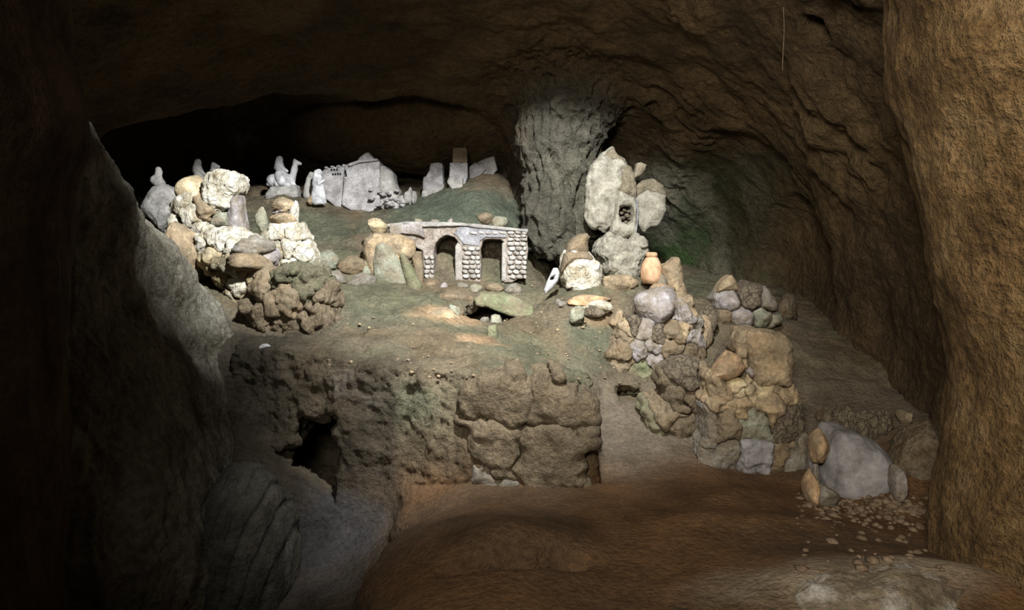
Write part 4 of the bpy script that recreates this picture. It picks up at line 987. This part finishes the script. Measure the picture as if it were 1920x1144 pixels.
# ================================================================== LOWER RIGHT
o = slab('boulder_mesh', [(1556, 895), (1560, 862), (1570, 832), (1582, 814), (1616, 817), (1656, 838), (1678, 860), (1682, 905), (1668, 932), (1616, 950), (1576, 945), (1556, 925)], 5.0, .45, 'bluegrey', None, rnd=.12, bulge=.12, rough=.014, rfreq=6, h=.012, ridge=.01, down=.04)
o.name = 'boulder'; tag(o, 'smooth blue-grey boulder lying on the dirt at lower right', 'boulder')
rock('boulder', (1655,780,1775,945), 'darkbrown', Y=4.95, depth=.6, seed=511, sub=5, rough=.09, sharp=7, label='rust brown rough boulder between the blue-grey one and the right pillar', cat='boulder')
for i, (b, m, Y, lab) in enumerate([((1520,804,1558,872),'orange',5.0,'orange wedge stone above the left of the blue-grey boulder'),((1508,878,1537,908),'orange',4.72,'small orange stone at the left foot of the blue-grey boulder'),((1506,902,1572,950),'grey',4.75,'flat grey stone under the left end of the blue-grey boulder'),
     ((1516,830,1534,856),'lilac',5.1,'small lilac stone between the tall rock and the orange wedge'),((1530,768,1556,790),'darkbrown',5.9,'dark small stone behind the orange wedge'),((1668,870,1694,920),'lilac',4.75,'narrow lilac stone right beside the blue-grey boulder'),((1684,768,1706,782),'tan',5.6,'small round tan stone on top behind the rust brown boulder')]):
    rock('stone', b, m, Y=Y, depth=.2, seed=520+i, sub=4, label=lab, cat='stone', sink='wedge' not in lab[:14], group='stones around the blue-grey boulder')
rock('pale_ledge', (1370,1040,1900,1420), 'ledge', Y=2.95, depth=.8, seed=533, sub=6, sharp=3.5, rough=.05, freq=3., label='pale whitish rock ledge in the right foreground at the foot of the pillar', cat='rock')
# wall of dark rubble behind
t = thing('rubble_row', P(1610, 805, 5.5), 'row of dark mauve rubble behind the blue-grey boulder', 'rubble')
rs = np.random.RandomState(3)
for i in range(26):
    x = 1552 + i * 4.4; y = 758 + rs.rand() * 22 + (4 if i % 2 else 0); s_ = rs.uniform(16, 30)
    rock('stone', (x-s_/2, y, x+s_/2, y+s_*.75), 'cement', Y=5.6-.006*(y-758), depth=.13, parent=t, seed=540+i, sub=3, sink=True, sharp=12, rough=.1)
# clods on the dirt
Vs, Ts, off = [], [], 0
for i in range(420):
    a = rs.rand(); x = rs.uniform(1490, 1770); y = rs.normal(955, 16) if i < 320 else rs.uniform(900, 1090)
    if y < 925: continue
    g = ground_hit(x, y); V_, T_ = rock_shape(600 + i % 9, 1, 8, 9., .1); s_ = abs(rs.normal(.012, .008)) + .005
    V_ = V_ * np.array((s_, s_, s_ * .7)) + g; Vs.append(V_); Ts.append(T_ + off); off += len(V_)
WORLD['floor'] = np.zeros(3); WORLD['rock_terrace'] = np.zeros(3)
o = put('dirt_clods', np.concatenate(Vs), np.concatenate(Ts), 'clod', bpy.data.objects['floor']); o['kind'] = 'stuff'; o['label'] = 'loose dry clods and gravel strewn before the blue-grey boulder'
Vs, Ts, off = [], [], 0
for i in range(500):
    x = rs.uniform(420, 1330); y = rs.uniform(500, 720)
    g = ground_hit(x, y); V_, T_ = rock_shape(600 + i % 9, 1, 8, 9., .1); s_ = abs(rs.normal(.006, .006)) + .004
    V_ = V_ * np.array((s_, s_, s_ * .7)) + g; Vs.append(V_); Ts.append(T_ + off); off += len(V_)
o = put('gravel', np.concatenate(Vs), np.concatenate(Ts), 'tan', bpy.data.objects['rock_terrace']); o['kind'] = 'stuff'; o['label'] = 'fine gravel scattered over the rock terrace'
# thin wire hanging from the vault
a, b = P(1467, 78, 5.6), P(1469, 132, 5.6)
n = 12; zz = np.linspace(0, 1, 14)
V = np.array([((a + (b - a) * s)[0] + .0025*math.cos(q) + .006*math.sin(s*5), (a + (b-a)*s)[1] + .0025*math.sin(q), (a + (b-a)*s)[2] + .25*(1-s)) for s in zz for q in np.linspace(0, 2*np.pi, n, endpoint=False)])
q = np.array([(i*n+j, i*n+(j+1) % n, (i+1)*n+(j+1) % n, (i+1)*n+j) for i in range(13) for j in range(n)])
tag(put('hanging_wire', V, q, 'wire'), 'thin pale wire hanging from the vault at upper right', 'wire')
